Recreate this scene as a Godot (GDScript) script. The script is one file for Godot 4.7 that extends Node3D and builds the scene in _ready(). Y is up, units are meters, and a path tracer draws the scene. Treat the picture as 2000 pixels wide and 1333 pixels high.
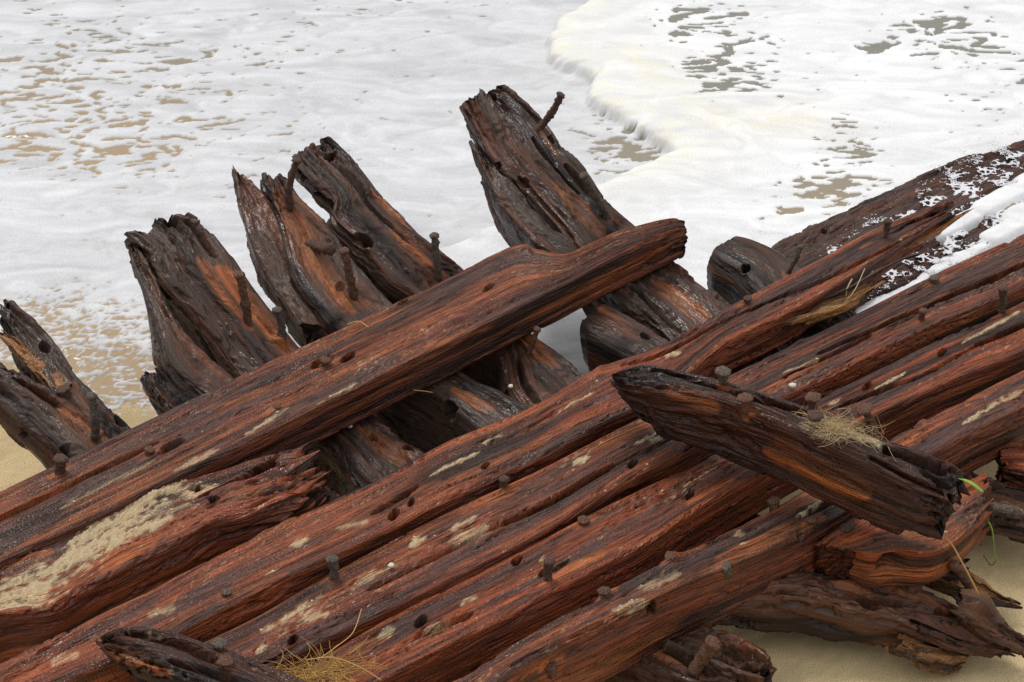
extends Node3D
# A wooden ship's hull section washed up on a beach, seen from a dune with the surf behind it.

const STEP := 0.0042         # grid spacing of the visible faces of the timbers, in metres

var lump: FastNoiseLite
var flake: FastNoiseLite
var line: FastNoiseLite
var blot: FastNoiseLite
var rng := RandomNumberGenerator.new()
var mats := {}
var taken := {}
var crumbs := PackedVector3Array()
var t: Node3D
var front_at := PackedFloat32Array()     # signed distance from the newest wash, on a coarse grid
var washes := []                        # paths along which water stands on the sunken boards

# ------------------------------------------------------------------ helpers
func numbered(called: String) -> String:
	var k: int = taken.get(called, 0)
	taken[called] = k + 1
	return called if k == 0 else "%s_%03d" % [called, k]

func thing(called: String, label: String, category: String, group: String, at: Vector3) -> Node3D:
	var o := Node3D.new()
	o.name = numbered(called)
	add_child(o)
	o.position = at
	o.set_meta("label", label)
	o.set_meta("category", category)
	if group:
		o.set_meta("group", group)
	return o

func put(mesh: Mesh, called: String, material: Material, parent: Node = self) -> MeshInstance3D:
	var m := MeshInstance3D.new()
	m.name = called if parent != self else numbered(called)
	m.mesh = mesh
	m.material_override = material
	parent.add_child(m, true)
	return m

func noise(kind: int, octaves: int, s: int) -> FastNoiseLite:
	var n := FastNoiseLite.new()
	n.seed = s
	n.noise_type = kind as FastNoiseLite.NoiseType
	n.frequency = 1.0
	n.fractal_type = FastNoiseLite.FRACTAL_FBM if octaves > 1 else FastNoiseLite.FRACTAL_NONE
	n.fractal_octaves = octaves
	return n

func grey_bytes(n: FastNoiseLite, w: int, h: int, to_w: int, to_h: int, octaves_freq: float) -> PackedByteArray:
	n.frequency = octaves_freq
	var im := n.get_seamless_image(w, h)
	im.convert(Image.FORMAT_L8)
	im.resize(to_w, to_h, Image.INTERPOLATE_CUBIC)
	return im.get_data()

# ------------------------------------------------------------------ materials
func wood_maps(strength: float) -> Array:
	var w := 1024
	var h := 1024
	var a := grey_bytes(noise(FastNoiseLite.TYPE_SIMPLEX, 4, 3), 32, 1024, w, h, 0.035)     # broad grain
	var b := grey_bytes(noise(FastNoiseLite.TYPE_SIMPLEX, 3, 5), 96, 1024, w, h, 0.12)      # fine grain
	var c := grey_bytes(noise(FastNoiseLite.TYPE_SIMPLEX, 3, 9), 96, 256, w, h, 0.025)      # blotches
	var d := grey_bytes(noise(FastNoiseLite.TYPE_SIMPLEX, 2, 14), 64, 1024, w, h, 0.05)     # checks
	var e := grey_bytes(noise(FastNoiseLite.TYPE_SIMPLEX, 3, 21), 1024, 1024, w, h, 0.16)   # pits
	var alb := PackedByteArray()
	var hgt := PackedByteArray()
	var rgh := PackedByteArray()
	alb.resize(w * h * 3)
	hgt.resize(w * h)
	rgh.resize(w * h)
	var srgb := PackedByteArray()
	srgb.resize(1024)
	for i in 1024:
		srgb[i] = int(clampf(Color(i / 1023.0, 0, 0).linear_to_srgb().r * 255.0, 0, 255))
	for y in h:
		for x in w:
			var i := y * w + x
			# grain that wanders: the broad blotches push the lines sideways
			var y2 := (y + (c[i] >> 4)) & 1023
			var k := y2 * w + x
			var ga := a[k] / 255.0
			var gb := b[k] / 255.0
			var gc := c[i] / 255.0
			var ge := e[i] / 255.0
			var ck := absf(d[k] / 255.0 - 0.5)
			var crack := clampf(1.0 - ck * 20.0, 0.0, 1.0) * clampf((gc - 0.36) * 5.0, 0.0, 1.0)
			var tone := 0.5 + (ga - 0.5) * 0.32 + (gb - 0.5) * 0.56 + (ge - 0.5) * 0.36 + (gc - 0.5) * 0.15
			tone = clampf(lerpf(0.5, tone, strength) * (1.0 - 0.7 * crack * strength), 0.05, 1.0)
			var warm := (ga - 0.5) * 0.22 + (gb - 0.5) * 0.15
			alb[i * 3] = srgb[int(clampf(tone * (1.0 + warm), 0.0, 1.0) * 1023)]
			alb[i * 3 + 1] = srgb[int(clampf(tone * (1.0 - warm * 0.5), 0.0, 1.0) * 1023)]
			alb[i * 3 + 2] = srgb[int(clampf(tone * (1.0 - warm), 0.0, 1.0) * 1023)]
			hgt[i] = int(clampf((0.55 + (ga - 0.5) * 0.55 + (gb - 0.5) * 0.5 + (ge - 0.5) * 0.3 - crack * 0.5) * 255.0, 0, 255))
			rgh[i] = int(clampf((0.46 + (gc - 0.5) * 0.75 + (ge - 0.5) * 0.5 + (gb - 0.5) * 0.3) * 255.0, 40, 235))
	var out := []
	out.append(ImageTexture.create_from_image(Image.create_from_data(w, h, false, Image.FORMAT_RGB8, alb)))
	out.append(ImageTexture.create_from_image(Image.create_from_data(w, h, false, Image.FORMAT_L8, hgt)))
	out.append(ImageTexture.create_from_image(Image.create_from_data(w, h, false, Image.FORMAT_L8, rgh)))
	return out

func noise_map(s: int, freq: float, octaves: int, kind: int, lo: float, hi: float) -> ImageTexture:
	var n := noise(kind, octaves, s)
	n.frequency = freq
	var im := n.get_seamless_image(512, 512)
	im.convert(Image.FORMAT_L8)
	var by := im.get_data()
	var table := PackedByteArray()
	table.resize(256)
	for i in 256:
		table[i] = int(clampf(lerpf(lo, hi, i / 255.0) * 255.0, 0, 255))
	for i in by.size():
		by[i] = table[by[i]]
	return ImageTexture.create_from_image(Image.create_from_data(512, 512, false, Image.FORMAT_L8, by))

func make_materials() -> void:
	var maps := wood_maps(1.0)
	var wood := StandardMaterial3D.new()
	wood.vertex_color_use_as_albedo = true
	wood.albedo_texture = maps[0]
	wood.roughness = 0.95
	wood.roughness_texture = maps[2]
	wood.roughness_texture_channel = BaseMaterial3D.TEXTURE_CHANNEL_RED
	wood.heightmap_enabled = true
	wood.heightmap_texture = maps[1]
	wood.heightmap_scale = 0.6
	wood.metallic_specular = 0.38
	mats.wood = wood
	var worn := wood.duplicate() as StandardMaterial3D      # the ribs: water-worn, their grain rubbed away
	maps = wood_maps(0.55)
	worn.albedo_texture = maps[0]
	worn.roughness_texture = maps[2]
	worn.heightmap_scale = 0.28
	mats.worn = worn
	var iron := StandardMaterial3D.new()
	iron.albedo_color = Color(0.19, 0.085, 0.05).linear_to_srgb()
	iron.albedo_texture = noise_map(31, 0.03, 4, FastNoiseLite.TYPE_SIMPLEX, 0.45, 1.0)
	iron.roughness = 0.72
	iron.uv1_triplanar = true
	iron.uv1_scale = Vector3(7, 7, 7)
	iron.heightmap_enabled = true
	iron.heightmap_texture = noise_map(33, 0.06, 4, FastNoiseLite.TYPE_SIMPLEX, 0.0, 1.0)
	iron.heightmap_scale = 0.5
	mats.iron = iron
	for k in 3:
		var v := iron.duplicate() as StandardMaterial3D
		v.albedo_color = [Color(0.19, 0.095, 0.062), Color(0.26, 0.115, 0.062), Color(0.22, 0.165, 0.125)][k].linear_to_srgb()
		mats["iron%d" % k] = v
	var sand := StandardMaterial3D.new()
	sand.vertex_color_use_as_albedo = true
	sand.albedo_texture = noise_map(41, 0.35, 3, FastNoiseLite.TYPE_SIMPLEX, 0.72, 1.12)
	sand.uv1_world_triplanar = true
	sand.uv1_triplanar = true
	sand.uv1_scale = Vector3(1.1, 1.1, 1.1)
	sand.roughness = 0.85
	sand.heightmap_enabled = true
	sand.heightmap_texture = noise_map(43, 0.3, 3, FastNoiseLite.TYPE_SIMPLEX, 0.0, 1.0)
	sand.heightmap_scale = 0.25
	mats.sand = sand
	var foam := StandardMaterial3D.new()
	foam.vertex_color_use_as_albedo = true
	foam.roughness = 0.6
	foam.metallic_specular = 0.35
	foam.albedo_texture = noise_map(53, 0.12, 4, FastNoiseLite.TYPE_SIMPLEX, 0.91, 1.0)
	foam.uv1_triplanar = true
	foam.uv1_world_triplanar = true
	foam.uv1_scale = Vector3(1.3, 1.3, 1.3)
	foam.heightmap_enabled = true
	foam.heightmap_texture = noise_map(51, 0.10, 4, FastNoiseLite.TYPE_SIMPLEX, 0.0, 1.0)
	foam.heightmap_scale = 0.07
	mats.foam = foam
	var water := StandardMaterial3D.new()
	water.vertex_color_use_as_albedo = true
	water.roughness = 0.14
	water.heightmap_enabled = true
	water.heightmap_texture = noise_map(57, 0.02, 3, FastNoiseLite.TYPE_SIMPLEX, 0.0, 1.0)
	water.heightmap_scale = 0.4
	water.uv1_triplanar = true
	water.uv1_world_triplanar = true
	mats.water = water
	var bubble := StandardMaterial3D.new()
	bubble.albedo_color = Color(0.86, 0.86, 0.88)
	bubble.roughness = 0.25
	mats.bubble = bubble
	var crumb := StandardMaterial3D.new()
	crumb.vertex_color_use_as_albedo = true
	crumb.roughness = 0.9
	mats.crumb = crumb
	for d in [["straw", Color(0.50, 0.29, 0.09)], ["green", Color(0.19, 0.33, 0.03)], ["pale_straw", Color(0.50, 0.37, 0.18)], ["red_stem", Color(0.22, 0.05, 0.03)], ["shell", Color(0.62, 0.55, 0.43)]]:
		var m := StandardMaterial3D.new()
		m.albedo_color = (d[1] as Color).linear_to_srgb()
		m.roughness = 0.55
		mats[d[0]] = m

# ------------------------------------------------------------------ timbers
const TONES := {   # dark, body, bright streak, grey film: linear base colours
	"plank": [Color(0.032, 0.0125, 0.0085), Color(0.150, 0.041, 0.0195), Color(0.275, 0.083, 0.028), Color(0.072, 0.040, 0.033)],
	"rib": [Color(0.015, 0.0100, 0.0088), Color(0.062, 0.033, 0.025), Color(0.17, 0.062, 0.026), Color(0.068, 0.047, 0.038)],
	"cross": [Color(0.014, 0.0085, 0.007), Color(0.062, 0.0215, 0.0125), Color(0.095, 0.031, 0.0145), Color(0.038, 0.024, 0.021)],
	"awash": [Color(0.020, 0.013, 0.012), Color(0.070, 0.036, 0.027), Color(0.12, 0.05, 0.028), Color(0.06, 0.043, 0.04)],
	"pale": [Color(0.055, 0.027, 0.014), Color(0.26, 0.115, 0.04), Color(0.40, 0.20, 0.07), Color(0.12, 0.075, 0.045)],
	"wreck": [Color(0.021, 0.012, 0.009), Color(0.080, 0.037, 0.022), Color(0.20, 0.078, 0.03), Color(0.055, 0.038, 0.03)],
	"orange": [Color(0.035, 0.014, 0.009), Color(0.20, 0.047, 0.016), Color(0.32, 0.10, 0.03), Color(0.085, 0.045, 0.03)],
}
const RUST := Color(0.33, 0.105, 0.032)
const SAND := Color(0.50, 0.375, 0.22)

func spline(a: Vector3, b: Vector3, c: Vector3, d: Vector3, x: float) -> Vector3:
	return 0.5 * (2.0 * b + (c - a) * x + (2.0 * a - 5.0 * b + 4.0 * c - d) * x * x + (3.0 * b - a - 3.0 * c + d) * x * x * x)

func timber(parent: Node3D, called: String, st: Array, kind: String, o: Dictionary) -> void:
	var n := st.size()
	var key: float = o.get("seed", 1) * 7.31
	var r: float = o.get("r", 0.015)
	var rough: float = o.get("rough", 1.0)
	var grain: float = o.get("grain", 1.0)
	var jag0: float = o.get("jag0", 0.0)
	var jag1: float = o.get("jag1", 0.0)
	var tones: Array = TONES[kind]
	# even steps along the length
	var sub := 12
	var pb := PackedVector3Array()
	var pf := PackedVector3Array()
	var pt := PackedFloat32Array()
	var cum := PackedFloat32Array([0.0])
	for i in (n - 1) * sub + 1:
		var k := mini(i / sub, n - 2)
		var x := float(i) / sub - k
		var a: Array = st[maxi(k - 1, 0)]
		var b: Array = st[k]
		var c: Array = st[k + 1]
		var d: Array = st[mini(k + 2, n - 1)]
		pb.append(spline(a[0], b[0], c[0], d[0], x))
		pf.append(spline(a[1], b[1], c[1], d[1], x))
		pt.append(lerpf(b[2], c[2], x))
		if i:
			cum.append(cum[i - 1] + ((pb[i] + pf[i]) - (pb[i - 1] + pf[i - 1])).length() * 0.5)
	var total := cum[cum.size() - 1]
	var rows := maxi(6, int(total / STEP))
	var cp := PackedVector3Array()
	var cl := PackedVector3Array()
	var cu := PackedVector3Array()
	var ct := PackedVector3Array()
	var cw := PackedFloat32Array()
	var ch := PackedFloat32Array()
	var cx := PackedFloat32Array()
	var at := 0
	var wide := 0.0
	var high := 0.0
	for i in rows + 1:
		var s := total * i / rows
		while at < cum.size() - 2 and cum[at + 1] < s:
			at += 1
		var x := clampf((s - cum[at]) / maxf(cum[at + 1] - cum[at], 1e-6), 0, 1)
		var b := pb[at].lerp(pb[at + 1], x)
		var f := pf[at].lerp(pf[at + 1], x)
		cp.append((b + f) * 0.5)
		cl.append((f - b).normalized())
		cw.append((f - b).length())
		ch.append(lerpf(pt[at], pt[at + 1], x))
		cx.append((at + x) / sub)
		wide += cw[i] / (rows + 1)
		high += ch[i] / (rows + 1)
	for i in rows + 1:
		var d := (cp[mini(i + 4, rows)] - cp[maxi(i - 4, 0)]).normalized()
		var u := cl[i].cross(d).normalized()
		if u.y < 0:
			u = -u
		cu.append(u)
		ct.append(d)
	r = minf(r, minf(wide, high) * 0.45)
	# the section, from the middle of the underside round the back, the top and the front
	var ax := PackedFloat32Array()
	var by := PackedFloat32Array()
	var nx := PackedFloat32Array()
	var ny := PackedFloat32Array()
	var q := PackedFloat32Array()
	var plan := [[0.0, 1.0, 0.0, -1.0, -1.0, 1.0, 0.0, -1.0, 2.6], [-1.0, 1.0, 0.0, -1.0, -1.0, 1.0, -1.0, 0.0, 0.0], [-1.0, 1.0, -1.0, 0.0, -1.0, 0.0, -1.0, 0.0, 1.5], [-1.0, 0.0, -1.0, 0.0, -1.0, 0.0, 0.0, 1.0, 0.0],
		[-1.0, 0.0, 0.0, 1.0, 1.0, 0.0, 0.0, 1.0, 1.0], [1.0, 0.0, 0.0, 1.0, 1.0, 0.0, 1.0, 0.0, 0.0], [1.0, 0.0, 1.0, 0.0, 1.0, 1.0, 1.0, 0.0, 1.0], [1.0, 1.0, 1.0, 0.0, 1.0, 1.0, 0.0, -1.0, 0.0], [1.0, 1.0, 0.0, -1.0, 0.0, 1.0, 0.0, -1.0, 2.6]]
	var here := 0.0
	for p in plan:
		var length: float = r * 1.57
		if p[8] > 0.0:
			length = absf(p[4] - p[0]) * maxf(wide * 0.5 - r, 0.002) + absf(p[5] - p[1]) * maxf(high - 2 * r, 0.002)
		var count := maxi(2 if p[8] == 0.0 else 1, int(length / (STEP * (p[8] if p[8] > 0.0 else 1.0))))
		for k in count:
			var x := float(k) / count
			ax.append(lerpf(p[0], p[4], x))
			by.append(lerpf(p[1], p[5], x))
			var nn := Vector2(p[2], p[3])
			if p[8] == 0.0:
				nn = nn.rotated(nn.angle_to(Vector2(p[6], p[7])) * x)
			nx.append(nn.x)
			ny.append(nn.y)
			q.append(here + length * x)
		here += length
	ax.append(0.0); by.append(1.0); nx.append(0.0); ny.append(-1.0); q.append(here)
	var cols := ax.size()
	# ragged ends: every fibre has its own length
	var cut0 := PackedFloat32Array()
	var cut1 := PackedFloat32Array()
	for j in cols:
		var qq := q[j] if j < cols - 1 else q[0]
		var spread := here / TAU
		var rx := cos(qq / spread) * spread
		var ry := sin(qq / spread) * spread
		cut0.append(maxf(0.0, jag0 * (0.45 + 0.9 * lump.get_noise_3d(rx * 9, ry * 9, key) + 0.45 * line.get_noise_3d(rx * 30, ry * 30, key))))
		cut1.append(maxf(0.0, jag1 * (0.45 + 0.8 * lump.get_noise_3d(rx * 9, ry * 9, key + 50) + 0.7 * line.get_noise_3d(rx * 30, ry * 30, key + 50))))
	var zone0 := maxf(jag0 * 3.5, 0.05)
	var zone1 := maxf(jag1 * 3.5, 0.05)
	var holes: Array = o.get("holes", [])
	var sands: Array = o.get("sand", [])
	var cracks: Array = o.get("cracks", [])
	var rusts: Array = o.get("rust", [])
	var bumps: Array = o.get("bumps", [])
	var per := total / (n - 1)
	var verts := PackedVector3Array()
	var colors := PackedColorArray()
	var uvs := PackedVector2Array()
	var sandy := PackedFloat32Array()
	var any_sand := false
	var u_off := fmod(key * 0.37, 1.0)
	var v_off := fmod(key * 0.61, 1.0)
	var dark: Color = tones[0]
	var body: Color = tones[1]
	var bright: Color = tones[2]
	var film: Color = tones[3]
	# no two timbers have weathered quite alike
	var own := 1.0 + 0.16 * sin(key * 1.7)
	var warm := 0.10 * sin(key * 2.9 + 1.0)
	body = Color(body.r * own * (1.0 + warm), body.g * own, body.b * own * (1.0 - warm))
	bright = Color(bright.r * own, bright.g * own * (1.0 - warm * 0.6), bright.b * own)
	var from := parent.position
	var sawn := kind == "plank" or kind == "cross" or kind == "orange"
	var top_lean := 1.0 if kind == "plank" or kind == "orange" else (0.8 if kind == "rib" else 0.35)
	for i in rows + 1:
		var s0 := total * i / rows
		var x := cx[i]
		var e0 := clampf(1.0 - s0 / zone0, 0, 1)
		var e1 := clampf(1.0 - (total - s0) / zone1, 0, 1)
		var near_end := maxf(clampf(1.0 - s0 / 0.22, 0, 1) * (1.0 if jag0 > 0 else 0.2), clampf(1.0 - (total - s0) / 0.22, 0, 1) * (1.0 if jag1 > 0 else 0.2))
		var w := cw[i]
		var h := ch[i]
		var half := maxf(w * 0.5 - r, 0.001)
		var fall := maxf(h - 2 * r, 0.001)
		var lat := cl[i]
		var up := cu[i]
		var along := ct[i]
		var mid := cp[i]
		# what features this row meets
		var row_holes := []
		for f in holes:
			if absf(f[0] - x) * per < f[2] * 2.4:
				row_holes.append(f)
		var row_bumps := []
		for f in bumps:
			if absf(f[0] - x) * per < f[2] * 2.5:
				row_bumps.append(f)
		var row_segs := []
		for pair in [[cracks, 0], [sands, 1], [rusts, 2]]:
			for f in pair[0]:
				var pad: float = f[4] * 2.0 / per
				if x > minf(f[0], f[2]) - pad and x < maxf(f[0], f[2]) + pad:
					row_segs.append([pair[1], f])
		for j in cols:
			var s := s0 + cut0[j] * e0 - cut1[j] * e1
			var qq := q[j]
			var side := nx[j]
			var over := ny[j]
			var nrm := lat * side + up * over
			var lx := ax[j] * half + r * side
			var ly := -r - by[j] * fall + r * over
			var frac := lx / w + 0.5
			if side > 0.7:
				frac = 1.0 - ly / h
			elif over < -0.3 or side < -0.7:
				frac = -5.0
			# ---- relief
			var big := lump.get_noise_3d(s * (1.3 if sawn else 2.1), qq * 7.0, key)
			var mid_n := flake.get_noise_3d(s * 5.0, qq * 24.0, key + 9.0)
			var fine := line.get_noise_3d(s * 1.3, qq * 62.0 + big * 3.0, key + 3.0)
			var ck := line.get_noise_3d(s * 0.7 + 40.0, qq * 19.0 + mid_n * 0.5, key + 17.0)
			var wear := rough * (1.0 + near_end * (1.6 if kind != "rib" else 0.8))
			var dsp := big * (0.0034 if sawn else 0.0065) * wear + fine * (0.0019 if sawn else 0.0012) * grain
			var eaten := (smoothstep(0.0, 0.3, blot.get_noise_3d(s * 1.3, qq * 4.0, key + 71.0)) + near_end) if sawn else 1.0
			dsp -= smoothstep(0.10, 0.17, mid_n) * 0.0030 * wear * eaten
			dsp -= smoothstep(0.34, 0.42, mid_n) * 0.005 * wear * eaten
			if not sawn:
				# layers that have come away along the grain
				var ledge := flake.get_noise_3d(s * 2.4, qq * 9.0, key + 91.0)
				dsp -= (smoothstep(0.02, 0.055, ledge) + smoothstep(0.22, 0.25, ledge) - 0.6 * smoothstep(-0.20, -0.24, ledge)) * 0.0055 * wear
			var split := clampf(1.0 - absf(ck) * (13.0 - 6.0 * near_end), 0.0, 1.0) * smoothstep(-0.25, 0.25, big + near_end * 0.5)
			dsp -= split * (0.011 if sawn else 0.0025 + 0.006 * near_end) * wear
			var sand := 0.0
			var rust := 0.0
			for f in row_segs:
				var d: Array = f[1]
				# distance to the feature's line, in metres on the surface
				var dx: float = (d[2] - d[0]) * per
				var dy: float = (d[3] - d[1]) * w
				var px: float = (x - d[0]) * per
				var py: float = (frac - d[1]) * w
				var run := clampf((px * dx + py * dy) / maxf(dx * dx + dy * dy, 1e-8), 0, 1)
				var off := Vector2(px - dx * run, py - dy * run).length()
				var half_w: float = d[4] * (0.35 + 1.3 * sqrt(maxf(run * (1.0 - run), 0.0)))
				if f[0] == 0:
					off += (mid_n * 0.35 + fine * 0.15) * d[4]
					var c := clampf(1.3 - off / half_w, 0.0, 1.0)
					dsp -= float(d[5]) * c * c * (3.0 - 2.0 * c)
				elif f[0] == 1:
					var k := clampf((half_w * 1.15 - off) / half_w + mid_n * 0.6 + fine * 0.3 + 0.85 * flake.get_noise_3d(s * 24.0, qq * 46.0, key + 5.0), 0.0, 1.0)
					sand = maxf(sand, smoothstep(0.10, 0.45 if float(d[5]) > 0.95 else 0.85, k) * float(d[5]))
				else:
					rust = maxf(rust, clampf((half_w - off) / half_w * 1.3 + mid_n * 0.6 + big * 0.5, 0.0, 1.0))
			var hollow := 0.0
			for f in row_holes:
				var off := Vector2((f[0] - x) * per, (f[1] - frac) * w).length() * (1.0 + 0.35 * big)
				var c := clampf((float(f[2]) * 1.12 - off) / (float(f[2]) * 0.3), 0.0, 1.0)
				dsp -= float(f[3]) * c
				hollow = maxf(hollow, c)
				dsp += 0.002 * clampf(1.0 - absf(off - float(f[2]) * 1.4) / (float(f[2]) * 0.5), 0.0, 1.0)
			for f in row_bumps:
				var off: float = Vector2((f[0] - x) * per, (f[1] - frac) * w).length() / absf(f[2])
				if off < 2.2:
					dsp += float(f[3]) * exp(-off * off * 1.6) * (1.0 + mid_n * 0.8)
			# ---- colour of the wood, with some of the side shading in it
			var tone := line.get_noise_3d(s * 0.75 + 7.0, qq * 40.0, key + 31.0)
			var patch := blot.get_noise_3d(s * 0.8, qq * 8.0, key + 23.0)
			var patch2 := flake.get_noise_3d(s * 1.1 + 20.0, qq * 15.0, key + 61.0)
			var col := dark.lerp(body, smoothstep(-0.60, 0.16, patch + tone * (0.22 if kind == "rib" else 0.36) + fine * 0.22))
			col = col.lerp(bright, smoothstep(0.04, 0.66, patch2 * 1.0 + tone * 0.20) * (0.58 if kind != "rib" else 0.35))
			col = col.lerp(film, smoothstep(0.02, 0.26, -patch2 + tone * 0.15) * 0.8 * (top_lean if over > 0.3 else (0.6 if kind == "rib" else 0.2)))  # less film on sides: less bleached there, and their shaded red put into colour
			if rust > 0.0:
				col = col.lerp(RUST.lerp(body, 0.5 - 0.5 * tone), rust * (0.75 + 0.4 * tone))
			if over > 0.3:
				# sand blown into the low places
				var dust := smoothstep(0.50, 0.66, flake.get_noise_3d(s * 38.0, qq * 60.0, key + 83.0) * 0.75 + mid_n * 0.35 + patch * 0.5) * (1.0 if sawn else 0.4)
				sand = maxf(sand, dust * 0.35)
			if sand > 0.0 and hollow < 0.3:
				col = col.lerp(SAND, minf(sand, 0.6) if sand > 0.74 else sand)
				any_sand = any_sand or sand > 0.74
			else:
				sand = 0.0
			sandy.append(sand)
			var p := mid + lat * lx + up * ly + along * (s - s0) + nrm * maxf(dsp, -0.45 * minf(w, h) if hollow < 0.1 else -0.08)
			verts.append(p - from)
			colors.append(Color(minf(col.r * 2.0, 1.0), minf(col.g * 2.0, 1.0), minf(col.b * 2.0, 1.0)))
			uvs.append(Vector2(s / 1.5 + u_off, qq + v_off))
			if over > 0.8 and sand > 0.2 and rng.randf() < 0.04 + 0.05 * sand:
				crumbs.append(p)
	# ---- normals of the sheet
	var total_rows := rows + 1
	var norms := PackedVector3Array()
	norms.resize(verts.size())
	var flip := 1.0
	for i in total_rows:
		for j in cols:
			var jl := j - 1 if j > 0 else cols - 2
			var jr := j + 1 if j < cols - 1 else 1
			var k := i * cols
			var da := verts[k + jr] - verts[k + jl]
			var db := verts[mini(i + 1, rows) * cols + j] - verts[maxi(i - 1, 0) * cols + j]
			var nv := da.cross(db).normalized()
			if i == 0 and j == 0:
				flip = 1.0 if nv.dot(-cu[0]) > 0.0 else -1.0
			norms[k + j] = nv
	var want := 0.0
	for j in cols:
		want += norms[(rows / 2) * cols + j].dot(cl[rows / 2] * nx[j] + cu[rows / 2] * ny[j])
	flip = 1.0 if want > 0.0 else -1.0
	for k in norms.size():
		norms[k] *= flip
	var index := PackedInt32Array()
	for i in rows:
		for j in cols - 1:
			var a := i * cols + j
			if flip > 0.0:
				index.append_array([a, a + cols, a + 1, a + 1, a + cols, a + cols + 1])
			else:
				index.append_array([a, a + 1, a + cols, a + 1, a + cols + 1, a + cols])
	# ---- broken end faces
	for end in 2:
		var row := 0 if end == 0 else rows
		var out := -ct[0] if end == 0 else ct[rows]
		var first := verts.size()
		var c := Vector3.ZERO
		for j in cols - 1:
			c += verts[row * cols + j] / (cols - 1)
		var rings := 7
		var deep: float = float(o.get("cap", 0.010)) + (jag0 if end == 0 else jag1) * 0.35
		for k in rings + 1:
			var f := 1.0 - float(k) / rings * 0.97
			for j in cols:
				var p := verts[row * cols + j]
				if k > 0:
					var v := c + (p - c) * f
					var w3 := v + from
					var bump := flake.get_noise_3d(w3.x * 22, w3.y * 22, w3.z * 22 + key) * deep * 1.3 + lump.get_noise_3d(w3.x * 9, w3.y * 30, w3.z * 9) * deep
					verts.append(v - out * ((1.0 - f) * deep * 0.6) + out * bump * minf(1.0, k / 2.0))
				else:
					verts.append(p)
				norms.append(out)
				var tint := dark.lerp(body, clampf(0.35 + line.get_noise_3d(p.x * 60, p.y * 60, k * 0.4), 0, 1) * 0.8)
				colors.append(Color(tint.r * 2.0, tint.g * 2.0, tint.b * 2.0))
				uvs.append(Vector2(k * 0.006, q[j] * f))
		for k in range(1, rings + 1):
			for j in cols:
				var jl := j - 1 if j > 0 else cols - 2
				var jr := j + 1 if j < cols - 1 else 1
				var m := first + k * cols
				var nv := (verts[m + jr] - verts[m + jl]).cross(verts[first + mini(k + 1, rings) * cols + j] - verts[m - cols + j]).normalized()
				norms[m + j] = nv if nv.dot(out) > 0.0 else -nv
		for k in rings:
			for j in cols - 1:
				var a := first + k * cols + j
				if (flip > 0.0) == (end == 1):
					index.append_array([a, a + cols, a + 1, a + 1, a + cols, a + cols + 1])
				else:
					index.append_array([a, a + 1, a + cols, a + 1, a + cols + 1, a + cols])
	var arrays := []
	arrays.resize(Mesh.ARRAY_MAX)
	arrays[Mesh.ARRAY_VERTEX] = verts
	arrays[Mesh.ARRAY_NORMAL] = norms
	arrays[Mesh.ARRAY_COLOR] = colors
	arrays[Mesh.ARRAY_TEX_UV] = uvs
	arrays[Mesh.ARRAY_INDEX] = index
	var mesh := ArrayMesh.new()
	mesh.add_surface_from_arrays(Mesh.PRIMITIVE_TRIANGLES, arrays)
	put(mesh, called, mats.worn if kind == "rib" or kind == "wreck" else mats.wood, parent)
	if any_sand:
		# the thicker drifts lie on the wood as a crust with its own grainy surface
		var crust := PackedVector3Array()
		var tint := PackedColorArray()
		var crust_index := PackedInt32Array()
		crust.resize(total_rows * cols)
		tint.resize(total_rows * cols)
		for k in total_rows * cols:
			var lumpy := 0.5 + flake.get_noise_3d(verts[k].x * 70, verts[k].y * 70, verts[k].z * 70)
			crust[k] = verts[k] + norms[k] * (-0.004 + 0.0066 * smoothstep(0.45, 1.0, sandy[k]) * (0.45 + 1.0 * lumpy))
			tint[k] = SAND * (1.02 + 0.25 * (lumpy - 0.5))
		for i in rows:
			for j in cols - 1:
				var a := i * cols + j
				if maxf(maxf(sandy[a], sandy[a + 1]), maxf(sandy[a + cols], sandy[a + cols + 1])) > 0.4:
					if flip > 0.0:
						crust_index.append_array([a, a + cols, a + 1, a + 1, a + cols, a + cols + 1])
					else:
						crust_index.append_array([a, a + 1, a + cols, a + 1, a + cols + 1, a + cols])
		var cs := SurfaceTool.new()
		cs.begin(Mesh.PRIMITIVE_TRIANGLES)
		cs.set_smooth_group(0)
		for k in crust_index:
			cs.set_color(tint[k])
			cs.add_vertex(crust[k])
		cs.generate_normals()
		var m := put(cs.commit(), "sand_crust", mats.sand, parent)
		m.set_meta("kind", "stuff")

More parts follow.
